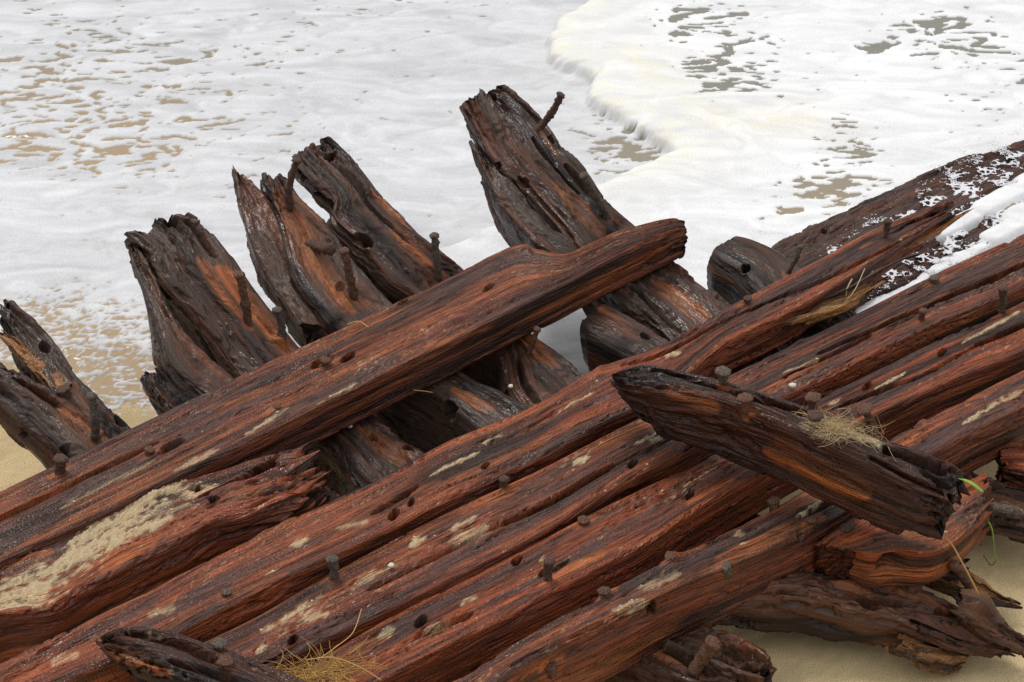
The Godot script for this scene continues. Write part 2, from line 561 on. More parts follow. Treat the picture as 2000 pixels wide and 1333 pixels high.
func tube(st: SurfaceTool, path: PackedVector3Array, radii: PackedFloat32Array, sides: int, wobble := 0.0, key := 0.0, flat := 1.0) -> void:
	var side := Vector3.RIGHT
	var base := -1
	var rings := []
	for i in path.size():
		var d := (path[mini(i + 1, path.size() - 1)] - path[maxi(i - 1, 0)]).normalized()
		if absf(d.dot(side)) > 0.9:
			side = Vector3.FORWARD
		side = (side - d * side.dot(d)).normalized()
		var up := d.cross(side)
		var ring := PackedVector3Array()
		for k in sides:
			var a := TAU * k / sides
			var dir := side * cos(a) + up * sin(a)
			var rr := radii[i]
			if wobble > 0.0:
				rr *= 1.0 + wobble * flake.get_noise_3d(dir.x * 1.3 + key, dir.z * 1.3 + key, i * 0.55 + dir.y)
			ring.append(path[i] + (side * cos(a) + up * sin(a) * flat) * rr)
		rings.append(ring)
	for i in path.size() - 1:
		for k in sides:
			var k2 := (k + 1) % sides
			for v in [rings[i][k], rings[i + 1][k], rings[i][k2], rings[i][k2], rings[i + 1][k], rings[i + 1][k2]]:
				st.add_vertex(v)
	for k in range(1, sides - 1):
		for v in [rings[-1][0], rings[-1][k + 1], rings[-1][k]]:
			st.add_vertex(v)
		for v in [rings[0][0], rings[0][k], rings[0][k + 1]]:
			st.add_vertex(v)

func spike(parent: Node3D, foot: Vector3, tip: Vector3, r: float, head: float) -> void:
	var st := SurfaceTool.new()
	st.begin(Mesh.PRIMITIVE_TRIANGLES)
	st.set_smooth_group(0)
	var o := parent.position
	var d := (tip - foot).normalized()
	var length := foot.distance_to(tip)
	var bend := Vector3(rng.randf_range(-1, 1), 0, rng.randf_range(-1, 1)) * 0.09 * length
	var path := PackedVector3Array()
	var radii := PackedFloat32Array()
	var start := foot - d * 0.025 - o
	var stop := tip - o
	var cap := minf(0.010, length * 0.4)
	var body_end := stop - d * cap
	var steps := maxi(3, int(length / 0.007))
	for i in steps + 1:
		var x := float(i) / steps
		path.append(start.lerp(body_end, x) + bend * x * (1.0 - x) * 4.0)
		radii.append(r * (1.05 - 0.1 * x) * (1.0 + rng.randf_range(-0.18, 0.14)))
	tube(st, path, radii, 14, 0.6, rng.randf() * 50.0)
	st.generate_normals()
	var metal: Material = mats["iron%d" % [0, 1, 1, 0, 2, 1][rng.randi() % 6]]
	var shank := put(st.commit(), "spike" if length > 0.02 else "bolt", metal, parent)
	if head >= 1.0:
		var hd := SurfaceTool.new()
		hd.begin(Mesh.PRIMITIVE_TRIANGLES)
		hd.set_smooth_group(0)
		var hr := r * head
		tube(hd, PackedVector3Array([body_end - d * 0.003, body_end, body_end + d * cap * 0.55, body_end + d * cap * 0.95]), PackedFloat32Array([hr * 0.75, hr, hr * 0.98, hr * 0.6]), 16, 0.35, rng.randf() * 50.0)
		hd.generate_normals()
		put(hd.commit(), "head", metal, shank)

# ------------------------------------------------------------------ the shore
func shore(x: float) -> float:      # z of the water's edge
	return -0.06 - 0.17 * maxf(0.0, x + 0.1) * (1.0 if x < 6.0 else 6.0 / x) + 0.05 * sin(x * 2.3) * exp(-absf(x) * 0.1)

func ground_height(x: float, z: float) -> float:
	var d := shore(x) - z
	if d > 0.0:
		return -minf(d * 0.05, 2.0)
	return 0.035 * (1.0 - exp(d * 1.2))

func axis(lo: float, hi: float, step: float, far_lo: float, far_hi: float) -> PackedFloat32Array:
	var out := PackedFloat32Array()
	var k := int((hi - lo) / step)
	for i in k + 1:
		out.append(lo + i * step)
	var g := step
	var x := lo
	while x > far_lo:
		g *= 1.35
		x -= g
		out.insert(0, maxf(x, far_lo))
	g = step
	x = out[out.size() - 1]
	while x < far_hi:
		g *= 1.35
		x += g
		out.append(minf(x, far_hi))
	return out

func sheet(xs: PackedFloat32Array, zs: PackedFloat32Array, heights: PackedFloat32Array, tints: PackedColorArray, keep := PackedByteArray()) -> ArrayMesh:
	var w := xs.size()
	var verts := PackedVector3Array()
	var norms := PackedVector3Array()
	verts.resize(heights.size())
	norms.resize(heights.size())
	for j in zs.size():
		for i in w:
			verts[j * w + i] = Vector3(xs[i], heights[j * w + i], zs[j])
	for j in zs.size():
		for i in w:
			var a := verts[j * w + mini(i + 1, w - 1)] - verts[j * w + maxi(i - 1, 0)]
			var b := verts[mini(j + 1, zs.size() - 1) * w + i] - verts[maxi(j - 1, 0) * w + i]
			norms[j * w + i] = b.cross(a).normalized()
	var index := PackedInt32Array()
	for j in zs.size() - 1:
		for i in w - 1:
			var a := j * w + i
			if keep.size() and not (keep[a] or keep[a + 1] or keep[a + w] or keep[a + w + 1]):
				continue
			index.append_array([a, a + 1, a + w, a + 1, a + w + 1, a + w])
	var arrays := []
	arrays.resize(Mesh.ARRAY_MAX)
	arrays[Mesh.ARRAY_VERTEX] = verts
	arrays[Mesh.ARRAY_NORMAL] = norms
	arrays[Mesh.ARRAY_COLOR] = tints
	arrays[Mesh.ARRAY_INDEX] = index
	var mesh := ArrayMesh.new()
	mesh.add_surface_from_arrays(Mesh.PRIMITIVE_TRIANGLES, arrays)
	return mesh

func build_sand() -> void:
	var xs := axis(-2.6, 2.6, 0.02, -300, 300)
	var zs := axis(-0.8, 1.9, 0.02, -500, 60)
	var hs := PackedFloat32Array()
	var tint := PackedColorArray()
	for z in zs:
		for x in xs:
			var d := shore(x) - z
			var soft := lump.get_noise_3d(x * 1.6, z * 2.2, 5.0)
			hs.append(ground_height(x, z) + (soft * 0.012 + flake.get_noise_3d(x * 14, z * 14, 2.0) * 0.0015) * smoothstep(0.1, -0.4, d))
			var wet := smoothstep(-0.9, 0.0, d)
			var dry := Color(0.72, 0.55, 0.30).lerp(Color(0.60, 0.45, 0.24), wet)
			var speck := 1.0 + 0.16 * blot.get_noise_3d(x * 3.0, z * 5.0, 11.0) + 0.15 * flake.get_noise_3d(x * 30, z * 34, 7.0)
			tint.append(dry * speck)
	var o := put(sheet(xs, zs, hs, tint), "sand_beach", mats.sand)
	o.set_meta("kind", "structure")
	o.set_meta("label", "pale speckled wet sand of the beach under the wreck")

func front_distance(x: float, z: float) -> float:
	var gx := clampf((x + 2.8) / 0.05, 0, 110.9)
	var gz := clampf((z + 4.2) / 0.05, 0, 110.9)
	var k := int(gz) * 112 + int(gx)
	var fx := gx - int(gx)
	var fz := gz - int(gz)
	return lerpf(lerpf(front_at[k], front_at[k + 1], fx), lerpf(front_at[k + 112], front_at[k + 113], fx), fz)

func sea_level(x: float, z: float, soft: float, wavy: float, d_front: float) -> float:
	var y := (soft + 0.5) * 0.016 + wavy * 0.007
	y += smoothstep(0.0, 0.025, d_front) * (0.022 + 0.045 * exp(-maxf(d_front, 0.0) / 0.35)) * (1.0 - exp(-maxf(d_front, 0.0) / 0.03))
	if x > 0.7 and z < -0.2:
		var p := Vector2(x, z)
		for w in washes:
			var d := p.distance_to(Geometry2D.get_closest_point_to_segment(p, w[0], w[1]))
			d += wavy * 0.03
			if d < w[2] * 2.5:
				y = maxf(y, (w[3] + wavy * 0.012 + soft * 0.01) * smoothstep(float(w[2]) * 1.8, float(w[2]) * 0.5, d))
	return y

func build_sea() -> void:
	# --- foam
	var front := PackedVector2Array([Vector2(0.677, -3.458), Vector2(0.185, -2.765), Vector2(0.128, -2.547), Vector2(0.138, -2.393), Vector2(0.184, -2.307), Vector2(0.264, -2.275), Vector2(0.296, -2.213), Vector2(0.274, -2.087), Vector2(0.295, -1.998), Vector2(0.392, -1.877), Vector2(0.481, -1.764), Vector2(0.544, -1.658), Vector2(0.567, -1.608), Vector2(0.516, -1.562), Vector2(0.428, -1.475), Vector2(0.343, -1.387), Vector2(0.178, -1.258), Vector2(0.000, -1.143), Vector2(-0.172, -1.025), Vector2(-0.339, -0.887), Vector2(-0.426, -0.639), Vector2(-0.148, 0.070), Vector2(0.890, 0.070), Vector2(2.364, -0.349), Vector2(3.387, -3.458)])
	var crest := PackedVector2Array([Vector2(0.467, -2.430), Vector2(0.640, -2.010), Vector2(0.761, -1.833), Vector2(0.909, -1.800), Vector2(1.068, -1.857)])
	var cell := 0.05
	var nx := 112
	var nz := 112
	var yel := PackedFloat32Array()
	for j in nz:
		for i in nx:
			var p := Vector2(-2.8 + i * cell, -4.2 + j * cell)
			var d := 9.0
			for k in front.size():
				d = minf(d, p.distance_to(Geometry2D.get_closest_point_to_segment(p, front[k], front[(k + 1) % front.size()])))
			front_at.append(d if Geometry2D.is_point_in_polygon(p, front) else -d)
			d = 9.0
			for k in crest.size() - 1:
				d = minf(d, p.distance_to(Geometry2D.get_closest_point_to_segment(p, crest[k], crest[k + 1])))
			yel.append(d)
	washes = [[Vector2(1.416, -0.961), Vector2(1.590, -1.113), 0.040, 0.095], [Vector2(1.590, -1.113), Vector2(1.780, -1.268), 0.050, 0.104], [Vector2(1.780, -1.268), Vector2(2.442, -1.795), 0.07, 0.112], [Vector2(1.106, -0.535), Vector2(1.369, -0.742), 0.028, 0.076], [Vector2(1.369, -0.742), Vector2(1.574, -0.902), 0.03, 0.082], [Vector2(1.586, -0.918), Vector2(1.734, -1.052), 0.05, 0.098], [Vector2(1.734, -1.052), Vector2(2.328, -1.388), 0.09, 0.110]]
	# --- still water
	var xs := axis(-2.6, 2.6, 0.025, -300, 300)
	var zs := axis(-3.6, 0.3, 0.025, -500, 0.5)
	var hs := PackedFloat32Array()
	var tint := PackedColorArray()
	for z in zs:
		for x in xs:
			var d_shore := shore(x) - z
			var soft := lump.get_noise_3d(x * 0.9, z * 1.5, 1.0)
			var wavy := blot.get_noise_3d(x * 2.6 + soft, z * 4.6 - soft, 4.0)
			hs.append((sea_level(x, z, soft, wavy, front_distance(x, z) - 0.03) if d_shore > 0.0 else 0.0) * smoothstep(0.0, 0.4, d_shore) - 0.0015)
			var deep := smoothstep(0.3, 2.6, d_shore + x * 0.5)
			tint.append(Color(0.38, 0.27, 0.155).lerp(Color(0.21, 0.20, 0.165), deep))
	var o := put(sheet(xs, zs, hs, tint), "sea_water", mats.water)
	o.set_meta("kind", "structure")
	o.set_meta("label", "shallow sandy brown sea water showing through holes in the foam")
	# where the foam is torn open: middle, reach in x and z, how much
	var torn := [[Vector2(1.764, -2.682), 0.085, 0.07, 2.6], [Vector2(1.799, -2.504), 0.08, 0.06, 2.6], [Vector2(1.439, -2.495), 0.05, 0.035, 2.2], [Vector2(0.749, -2.780), 0.12, 0.05, 2.0], [Vector2(0.689, -2.677), 0.07, 0.05, 2.0], [Vector2(0.743, -2.316), 0.07, 0.05, 2.0], [Vector2(0.827, -2.139), 0.10, 0.04, 1.6], [Vector2(0.946, -2.152), 0.05, 0.03, 1.6], [Vector2(1.077, -1.347), 0.08, 0.06, 2.2], [Vector2(0.961, -1.205), 0.05, 0.03, 1.8], [Vector2(1.253, -1.627), 0.05, 0.06, 2.0], [Vector2(0.421, -1.697), 0.10, 0.05, 2.4], [Vector2(-1.969, -2.716), 0.55, 0.35, 0.5], [Vector2(-1.355, -2.384), 0.75, 0.42, 0.5], [Vector2(-1.607, -1.784), 0.85, 0.42, 0.62], [Vector2(-1.408, -1.725), 0.26, 0.24, 0.45], [Vector2(-1.954, -2.074), 0.5, 0.4, 0.4], [Vector2(0.792, -2.667), 0.2, 0.28, 0.9], [Vector2(0.837, -2.248), 0.22, 0.18, 0.9], [Vector2(1.763, -2.619), 0.22, 0.22, 0.9],
		[Vector2(1.207, -1.627), 0.14, 0.3, 0.95], [Vector2(1.075, -1.329), 0.16, 0.16, 1.0], [Vector2(0.894, -1.153), 0.18, 0.1, 0.8], [Vector2(0.404, -1.725), 0.2, 0.2, 1.3], [Vector2(0.439, -1.494), 0.14, 0.09, 0.9], [Vector2(0.318, -1.947), 0.06, 0.12, 0.7], [Vector2(1.972, -2.338), 0.2, 0.3, 0.5], [Vector2(1.511, -2.476), 0.25, 0.14, 0.45], [Vector2(1.746, -2.010), 0.14, 0.12, 0.5], [Vector2(0.712, -2.716), 0.1, 0.2, 0.4], [Vector2(0.988, -2.547), 0.3, 0.2, 0.35], [Vector2(-0.489, -2.866), 0.5, 0.2, 0.25], [Vector2(-1.355, -0.520), 0.5, 0.3, 0.28]]
	xs = axis(-2.5, 2.5, 0.0080, -300, 300)
	zs = axis(-3.4, 0.05, 0.0085, -500, 0.3)
	hs = PackedFloat32Array()
	tint = PackedColorArray()
	var keep := PackedByteArray()
	for z in zs:
		for x in xs:
			var d_shore := shore(x) - z
			if d_shore < -0.12 or (z > -0.2 and x > -0.2 and x < 2.0 and d_shore < 0.02):
				hs.append(-0.03)
				tint.append(Color(0.7, 0.7, 0.7))
				keep.append(0)
				continue
			var soft := lump.get_noise_3d(x * 0.9, z * 1.5, 1.0)
			var wavy := blot.get_noise_3d(x * 2.6 + soft, z * 4.6 - soft, 4.0)
			var curd := blot.get_noise_3d(x * 10.5 + wavy * 1.5, z * 21.0 - wavy, 8.0)
			var swirl := flake.get_noise_3d(x * 2.4 + wavy * 1.2, z * 8.0 + soft * 2.0, 33.0)
			var fine := flake.get_noise_3d(x * 20.0 + curd, z * 34.0, 15.0)
			# signed distance from the front of the newest wash
			var gx := clampf((x + 2.8) / cell, 0, nx - 1.01)
			var gz := clampf((z + 4.2) / cell, 0, nz - 1.01)
			var k := int(gz) * nx + int(gx)
			var fx := gx - int(gx)
			var fz := gz - int(gz)
			var d_front := front_distance(x, z) + curd * 0.012 + wavy * 0.02
			var d_crest := lerpf(lerpf(yel[k], yel[k + 1], fx), lerpf(yel[k + nx], yel[k + nx + 1], fx), fz)
			var lacy := lerpf(1.05, 0.10, smoothstep(-1.75, 0.1, x))
			var body := lerpf(-0.22, 0.62, pow(smoothstep(-0.02, lacy, d_shore), 0.6))
			var fresh := smoothstep(0.0, 0.03, d_front)
			body = maxf(body, 0.62 * fresh)
			var lost := 0.0
			for h in torn:
				var ux: float = (x - h[0].x) / h[1]
				var uz: float = (z - h[0].y) / h[2]
				var uu := ux * ux + uz * uz
				if uu < 4.0:
					lost += h[3] * exp(-uu)
			lost *= 1.0 - fresh * exp(-maxf(d_front, 0.0) * 7.0)
			body -= 0.80 * (1.0 - exp(-lost * 0.95))
			body += 0.35 * exp(-absf(d_front - 0.12) * 9.0) * fresh
			var lace := smoothstep(0.60, 0.25, body) * smoothstep(0.1, -0.7, x) * smoothstep(1.5, 1.0, d_shore)
			var fine2 := flake.get_noise_3d(x * 27.0 + curd * 1.5, z * 46.0, 21.0)
			var film := body + 0.06 + curd * (0.78 - 0.45 * lace) + fine * 0.20 + fine2 * 0.95 * lace + wavy * 0.2
			var thick := smoothstep(0.0, 0.55, film)
			var y := sea_level(x, z, soft, wavy, d_front) * smoothstep(0.0, 0.4, d_shore) - 0.005 + 0.0075 * smoothstep(-0.07, 0.09, film) + thick * (curd * 0.001 + fine * 0.0006 + swirl * 0.0015)
			hs.append(y)
			keep.append(1)
			var white := (Color(0.65, 0.655, 0.68) * (0.98 + 0.10 * wavy + 0.20 * swirl + 0.06 * fine)).lerp(Color(0.83, 0.835, 0.855) * (0.99 + 0.07 * wavy + 0.16 * swirl + 0.05 * curd), fresh)
			var cream := maxf(exp(-absf(d_front - 0.06) * 7.0) * fresh * smoothstep(0.62, -0.1, z + 1.2 + 0.3), 1.1 * exp(-d_crest * 8.0)) * (0.6 + curd)
			white = white.lerp(Color(0.84, 0.78, 0.56), clampf(cream, 0.0, 1.0) * 0.55)
			var below := Color(0.40, 0.29, 0.175).lerp(Color(0.24, 0.225, 0.185), smoothstep(0.3, 2.6, d_shore + x * 0.5))
			var thin := lace
			tint.append(below.lerp(white, smoothstep(-0.03 - 0.12 * thin, 0.07 + 0.30 * thin, film)))
	o = put(sheet(xs, zs, hs, tint, keep), "sea_foam", mats.foam)
	o.set_meta("kind", "structure")
	o.set_meta("label", "white surf foam covering the shallow water behind the wreck")

func build_bubbles() -> void:
	var ball := SphereMesh.new()
	ball.radius = 1.0
	ball.height = 2.0
	ball.radial_segments = 8
	ball.rings = 5
	var places: Array[Transform3D] = []
	var lace := noise(FastNoiseLite.TYPE_CELLULAR, 1, 77)
	lace.cellular_return_type = FastNoiseLite.RETURN_DISTANCE2_SUB
	var strips := [[Vector3(0.960, 0.100, -0.710), Vector3(1.158, 0.100, -0.885), 0.035, 500, -0.1], [Vector3(1.158, 0.100, -0.885), Vector3(1.375, 0.100, -1.069), 0.05, 800, 0.0], [Vector3(1.394, 0.100, -1.079), Vector3(1.581, 0.100, -1.243), 0.07, 1000, 0.0], [Vector3(1.564, 0.100, -1.243), Vector3(1.927, 0.100, -1.519), 0.10, 1700, 0.05], [Vector3(1.280, 0.085, -0.750), Vector3(1.528, 0.085, -0.960), 0.08, 800, 0.0], [Vector3(1.544, 0.085, -1.043), Vector3(1.814, 0.085, -1.252), 0.09, 1000, 0.0], [Vector3(1.054, 0.085, -0.612), Vector3(1.255, 0.085, -0.750), 0.05, 700, 0.0]]
	for s in strips:
		var a: Vector3 = s[0]
		var b: Vector3 = s[1]
		var across := (b - a).cross(Vector3.UP).normalized()
		for i in int(s[3]) * 16:
			var p := a.lerp(b, rng.randf()) + across * rng.randfn(0.0, 0.6) * float(s[2])
			var wall := lace.get_noise_2d(p.x * 40.0, p.z * 46.0) + 0.5 * flake.get_noise_2d(p.x * 9.0, p.z * 12.0)
			if wall > -0.81 + s[4] * 0.4 or blot.get_noise_2d(p.x * 7.0 + 9.0, p.z * 9.0) < rng.randf_range(-0.25, 0.1):
				continue
			var r := rng.randf_range(0.0010, 0.0024)
			places.append(Transform3D(Basis().scaled(Vector3(r, r * 0.8, r)), p + Vector3(0, 0.002, 0)))
	var mm := MultiMesh.new()
	mm.transform_format = MultiMesh.TRANSFORM_3D
	mm.mesh = ball
	mm.instance_count = places.size()
	for i in places.size():
		mm.set_instance_transform(i, places[i])
	var o := MultiMeshInstance3D.new()
	o.name = "foam_bubbles"
	o.multimesh = mm
	o.material_override = mats.bubble
	add_child(o)
	o.set_meta("kind", "stuff")
	o.set_meta("label", "lacy white foam bubbles left on the sunken timbers at the right")
	o.set_meta("category", "foam")

func build_crumbs() -> void:
	var ball := SphereMesh.new()
	ball.radius = 1.0
	ball.height = 2.0
	ball.radial_segments = 6
	ball.rings = 3
	var mm := MultiMesh.new()
	mm.transform_format = MultiMesh.TRANSFORM_3D
	mm.use_colors = true
	mm.mesh = ball
	mm.instance_count = crumbs.size()
	for i in crumbs.size():
		var r := 0.0009 + 0.0028 * pow(rng.randf(), 4.0)
		mm.set_instance_transform(i, Transform3D(Basis.from_euler(Vector3(rng.randf(), rng.randf() * 6.0, 0)).scaled(Vector3(r * rng.randf_range(0.8, 1.8), r * 0.8, r)), crumbs[i]))
		var k := rng.randf_range(0.7, 1.15)
		mm.set_instance_color(i, Color(0.52 * k, 0.41 * k, 0.25 * k))
	var o := MultiMeshInstance3D.new()
	o.name = "sand_grains"
	o.multimesh = mm
	o.material_override = mats.crumb
	add_child(o)
	o.set_meta("kind", "stuff")
	o.set_meta("label", "coarse pale sand grains and shell grit scattered over the planks")
	o.set_meta("category", "sand")

func build_grit() -> void:
	var chip := SphereMesh.new()
	chip.radius = 1.0
	chip.height = 1.2
	chip.radial_segments = 6
	chip.rings = 3
	var places: Array[Transform3D] = []
	var tints := PackedColorArray()
	for i in 2600:
		var p := Vector2(rng.randf_range(-2.2, 2.2), rng.randf_range(-0.6, 1.6))
		if p.y < shore(p.x) + 0.05 or blot.get_noise_2d(p.x * 4.0, p.y * 4.0) < rng.randf_range(-0.5, 0.5):
			continue
		var r := 0.0007 + 0.0024 * pow(rng.randf(), 5.0)
		var soft := lump.get_noise_3d(p.x * 1.6, p.y * 2.2, 5.0) * 0.012 * smoothstep(0.1, -0.4, shore(p.x) - p.y)
		places.append(Transform3D(Basis.from_euler(Vector3(0, rng.randf() * 6.0, 0)).scaled(Vector3(r * rng.randf_range(1.0, 3.0), r * 0.7, r)), Vector3(p.x, ground_height(p.x, p.y) + soft + r * 0.3, p.y)))
		tints.append(Color(0.07, 0.045, 0.03) if rng.randf() < 0.8 else Color(0.6, 0.52, 0.4))
	var mm := MultiMesh.new()
	mm.transform_format = MultiMesh.TRANSFORM_3D
	mm.use_colors = true
	mm.mesh = chip
	mm.instance_count = places.size()
	for i in places.size():
		mm.set_instance_transform(i, places[i])
		mm.set_instance_color(i, tints[i])
	var o := MultiMeshInstance3D.new()
	o.name = "beach_grit"
	o.multimesh = mm
	o.material_override = mats.crumb
	add_child(o)
	o.set_meta("kind", "stuff")
	o.set_meta("label", "dark specks of wood and pale shell grit scattered over the bare sand")
	o.set_meta("category", "grit")

# ------------------------------------------------------------------ grass and shells
func strand(st: SurfaceTool, a: Vector3, b: Vector3, sag: Vector3, r: float, kinks := 8, gold := false) -> void:
	st.set_color((Color(0.58, 0.33, 0.09) if gold else Color(0.50, 0.37, 0.19)).lerp(Color(0.20, 0.11, 0.045), rng.randf() * rng.randf() * 1.3) * rng.randf_range(0.75, 1.1))
	var path := PackedVector3Array()
	var radii := PackedFloat32Array()
	for i in kinks + 1:
		var x := float(i) / kinks
		path.append(a.lerp(b, x) + sag * x * (1.0 - x) * 4.0)
		radii.append(r * (1.0 - 0.5 * x))
	tube(st, path, radii, 4)

func tuft(called: String, label: String, at: Vector3, axis_dir: Vector3, reach: float, count: int, mat: String, tall: float) -> void:
	var o := thing(called, label, "dry grass", "", at)
	var st := SurfaceTool.new()
	st.begin(Mesh.PRIMITIVE_TRIANGLES)
	var across := axis_dir.cross(Vector3.UP).normalized()
	for i in count:
		var p := axis_dir * rng.randfn(0, reach * 0.38) + across * rng.randfn(0, reach * 0.15) + Vector3(0, rng.randf() * tall * 0.5, 0)
		var ang := rng.randfn(0, 0.9)
		var d := (axis_dir * cos(ang) + across * sin(ang)) * rng.randf_range(0.25, 1.0) * reach * (1 if rng.randf() < 0.5 else -1)
		strand(st, p, p + d * 0.7 + Vector3(0, rng.randf_range(-0.3, 0.3) * tall, 0), Vector3(rng.randfn(0, 0.06) * reach, rng.randf() * tall * 0.7, rng.randfn(0, 0.06) * reach), rng.randf_range(0.0005, 0.0010), 6, mat == "straw")
	st.generate_normals()
	var m := put(st.commit(), "stalks", mats.crumb, o)
	m.set_meta("kind", "stuff")

func stem(called: String, label: String, category: String, pts: Array, r: float, mat: String, flat := 1.0) -> void:
	var o := thing(called, label, category, "", Vector3(pts[0].x, 0, pts[0].z))
	var st := SurfaceTool.new()
	st.begin(Mesh.PRIMITIVE_TRIANGLES)
	st.set_smooth_group(0)
	var path := PackedVector3Array()
	var radii := PackedFloat32Array()
	for i in pts.size() - 1:
		for k in 5:
			path.append(spline(pts[maxi(i - 1, 0)], pts[i], pts[i + 1], pts[mini(i + 2, pts.size() - 1)], k / 5.0) - o.position)
	path.append(pts[-1] - o.position)
	for i in path.size():
		var x := float(i) / (path.size() - 1)
		radii.append(r * (1.0 if flat == 1.0 else 0.25 + 1.5 * sqrt(maxf(x * (1.0 - x), 0.0))))
	tube(st, path, radii, 6, 0.0, 0.0, 1.0 if flat == 1.0 else 0.12)
	st.generate_normals()
	put(st.commit(), "blade" if flat != 1.0 else "stalk", mats[mat], o)

func shell(label: String, at: Vector3, r: float) -> void:
	var st := SurfaceTool.new()
	st.begin(Mesh.PRIMITIVE_TRIANGLES)
	st.set_smooth_group(0)
	var ball := SphereMesh.new()
	ball.radius = r
	ball.height = r * 1.5
	ball.radial_segments = 14
	ball.rings = 8
	var a := ball.get_mesh_arrays()
	var v: PackedVector3Array = a[Mesh.ARRAY_VERTEX]
	for i in v.size():
		v[i] *= 1.0 + 0.45 * lump.get_noise_3d(v[i].x * 60 + at.x * 40, v[i].y * 60, v[i].z * 60)
	a[Mesh.ARRAY_VERTEX] = v
	var mesh := ArrayMesh.new()
	mesh.add_surface_from_arrays(Mesh.PRIMITIVE_TRIANGLES, a)
	var o := put(mesh, "pebble", mats.shell)
	o.position = at
	o.set_meta("label", label)
	o.set_meta("category", "pebble")

# ------------------------------------------------------------------ the scene
func _ready() -> void:
	rng.seed = 20240
	var cam := Camera3D.new()
	cam.name = "camera"
	cam.position = Vector3(0, 3.375, 4.56)
	cam.rotation_degrees = Vector3(-34, 0, 0)
	cam.fov = 20.0
	cam.near = 0.05
	cam.far = 2000.0
	add_child(cam)
	cam.current = true
	var sky_mat := ProceduralSkyMaterial.new()
	sky_mat.sky_top_color = Color(0.99, 0.995, 1.0)
	sky_mat.sky_horizon_color = Color(0.40, 0.405, 0.42)
	sky_mat.sky_curve = 0.45
	sky_mat.ground_bottom_color = Color(0.42, 0.38, 0.32)
	sky_mat.ground_horizon_color = Color(0.38, 0.38, 0.38)
	sky_mat.sky_energy_multiplier = 1.0
	var sky := Sky.new()
	sky.sky_material = sky_mat
	var env := Environment.new()
	env.background_mode = Environment.BG_SKY
	env.sky = sky
	env.tonemap_mode = Environment.TONE_MAPPER_LINEAR
	env.tonemap_exposure = 1.13
	env.sdfgi_enabled = true
	env.ssao_enabled = true
	env.ssil_enabled = true
	var we := WorldEnvironment.new()
	we.name = "environment"
	we.environment = env
	add_child(we)
	var sun := DirectionalLight3D.new()
	sun.name = "sun"
	sun.light_energy = 0.5
	sun.light_color = Color(1.0, 0.985, 0.96)
	sun.light_angular_distance = 20.0
	sun.shadow_enabled = true
	add_child(sun)
	sun.look_at_from_position(Vector3(-3.0, 9.0, -4.4), Vector3.ZERO)

	lump = noise(FastNoiseLite.TYPE_SIMPLEX_SMOOTH, 3, 11)
	flake = noise(FastNoiseLite.TYPE_SIMPLEX, 3, 12)
	line = noise(FastNoiseLite.TYPE_SIMPLEX_SMOOTH, 1, 13)
	blot = noise(FastNoiseLite.TYPE_SIMPLEX_SMOOTH, 2, 14)
	make_materials()
	build_sand()
	build_sea()
	build_wreck()
	build_bubbles()
	build_crumbs()
	build_grit()
	build_litter()

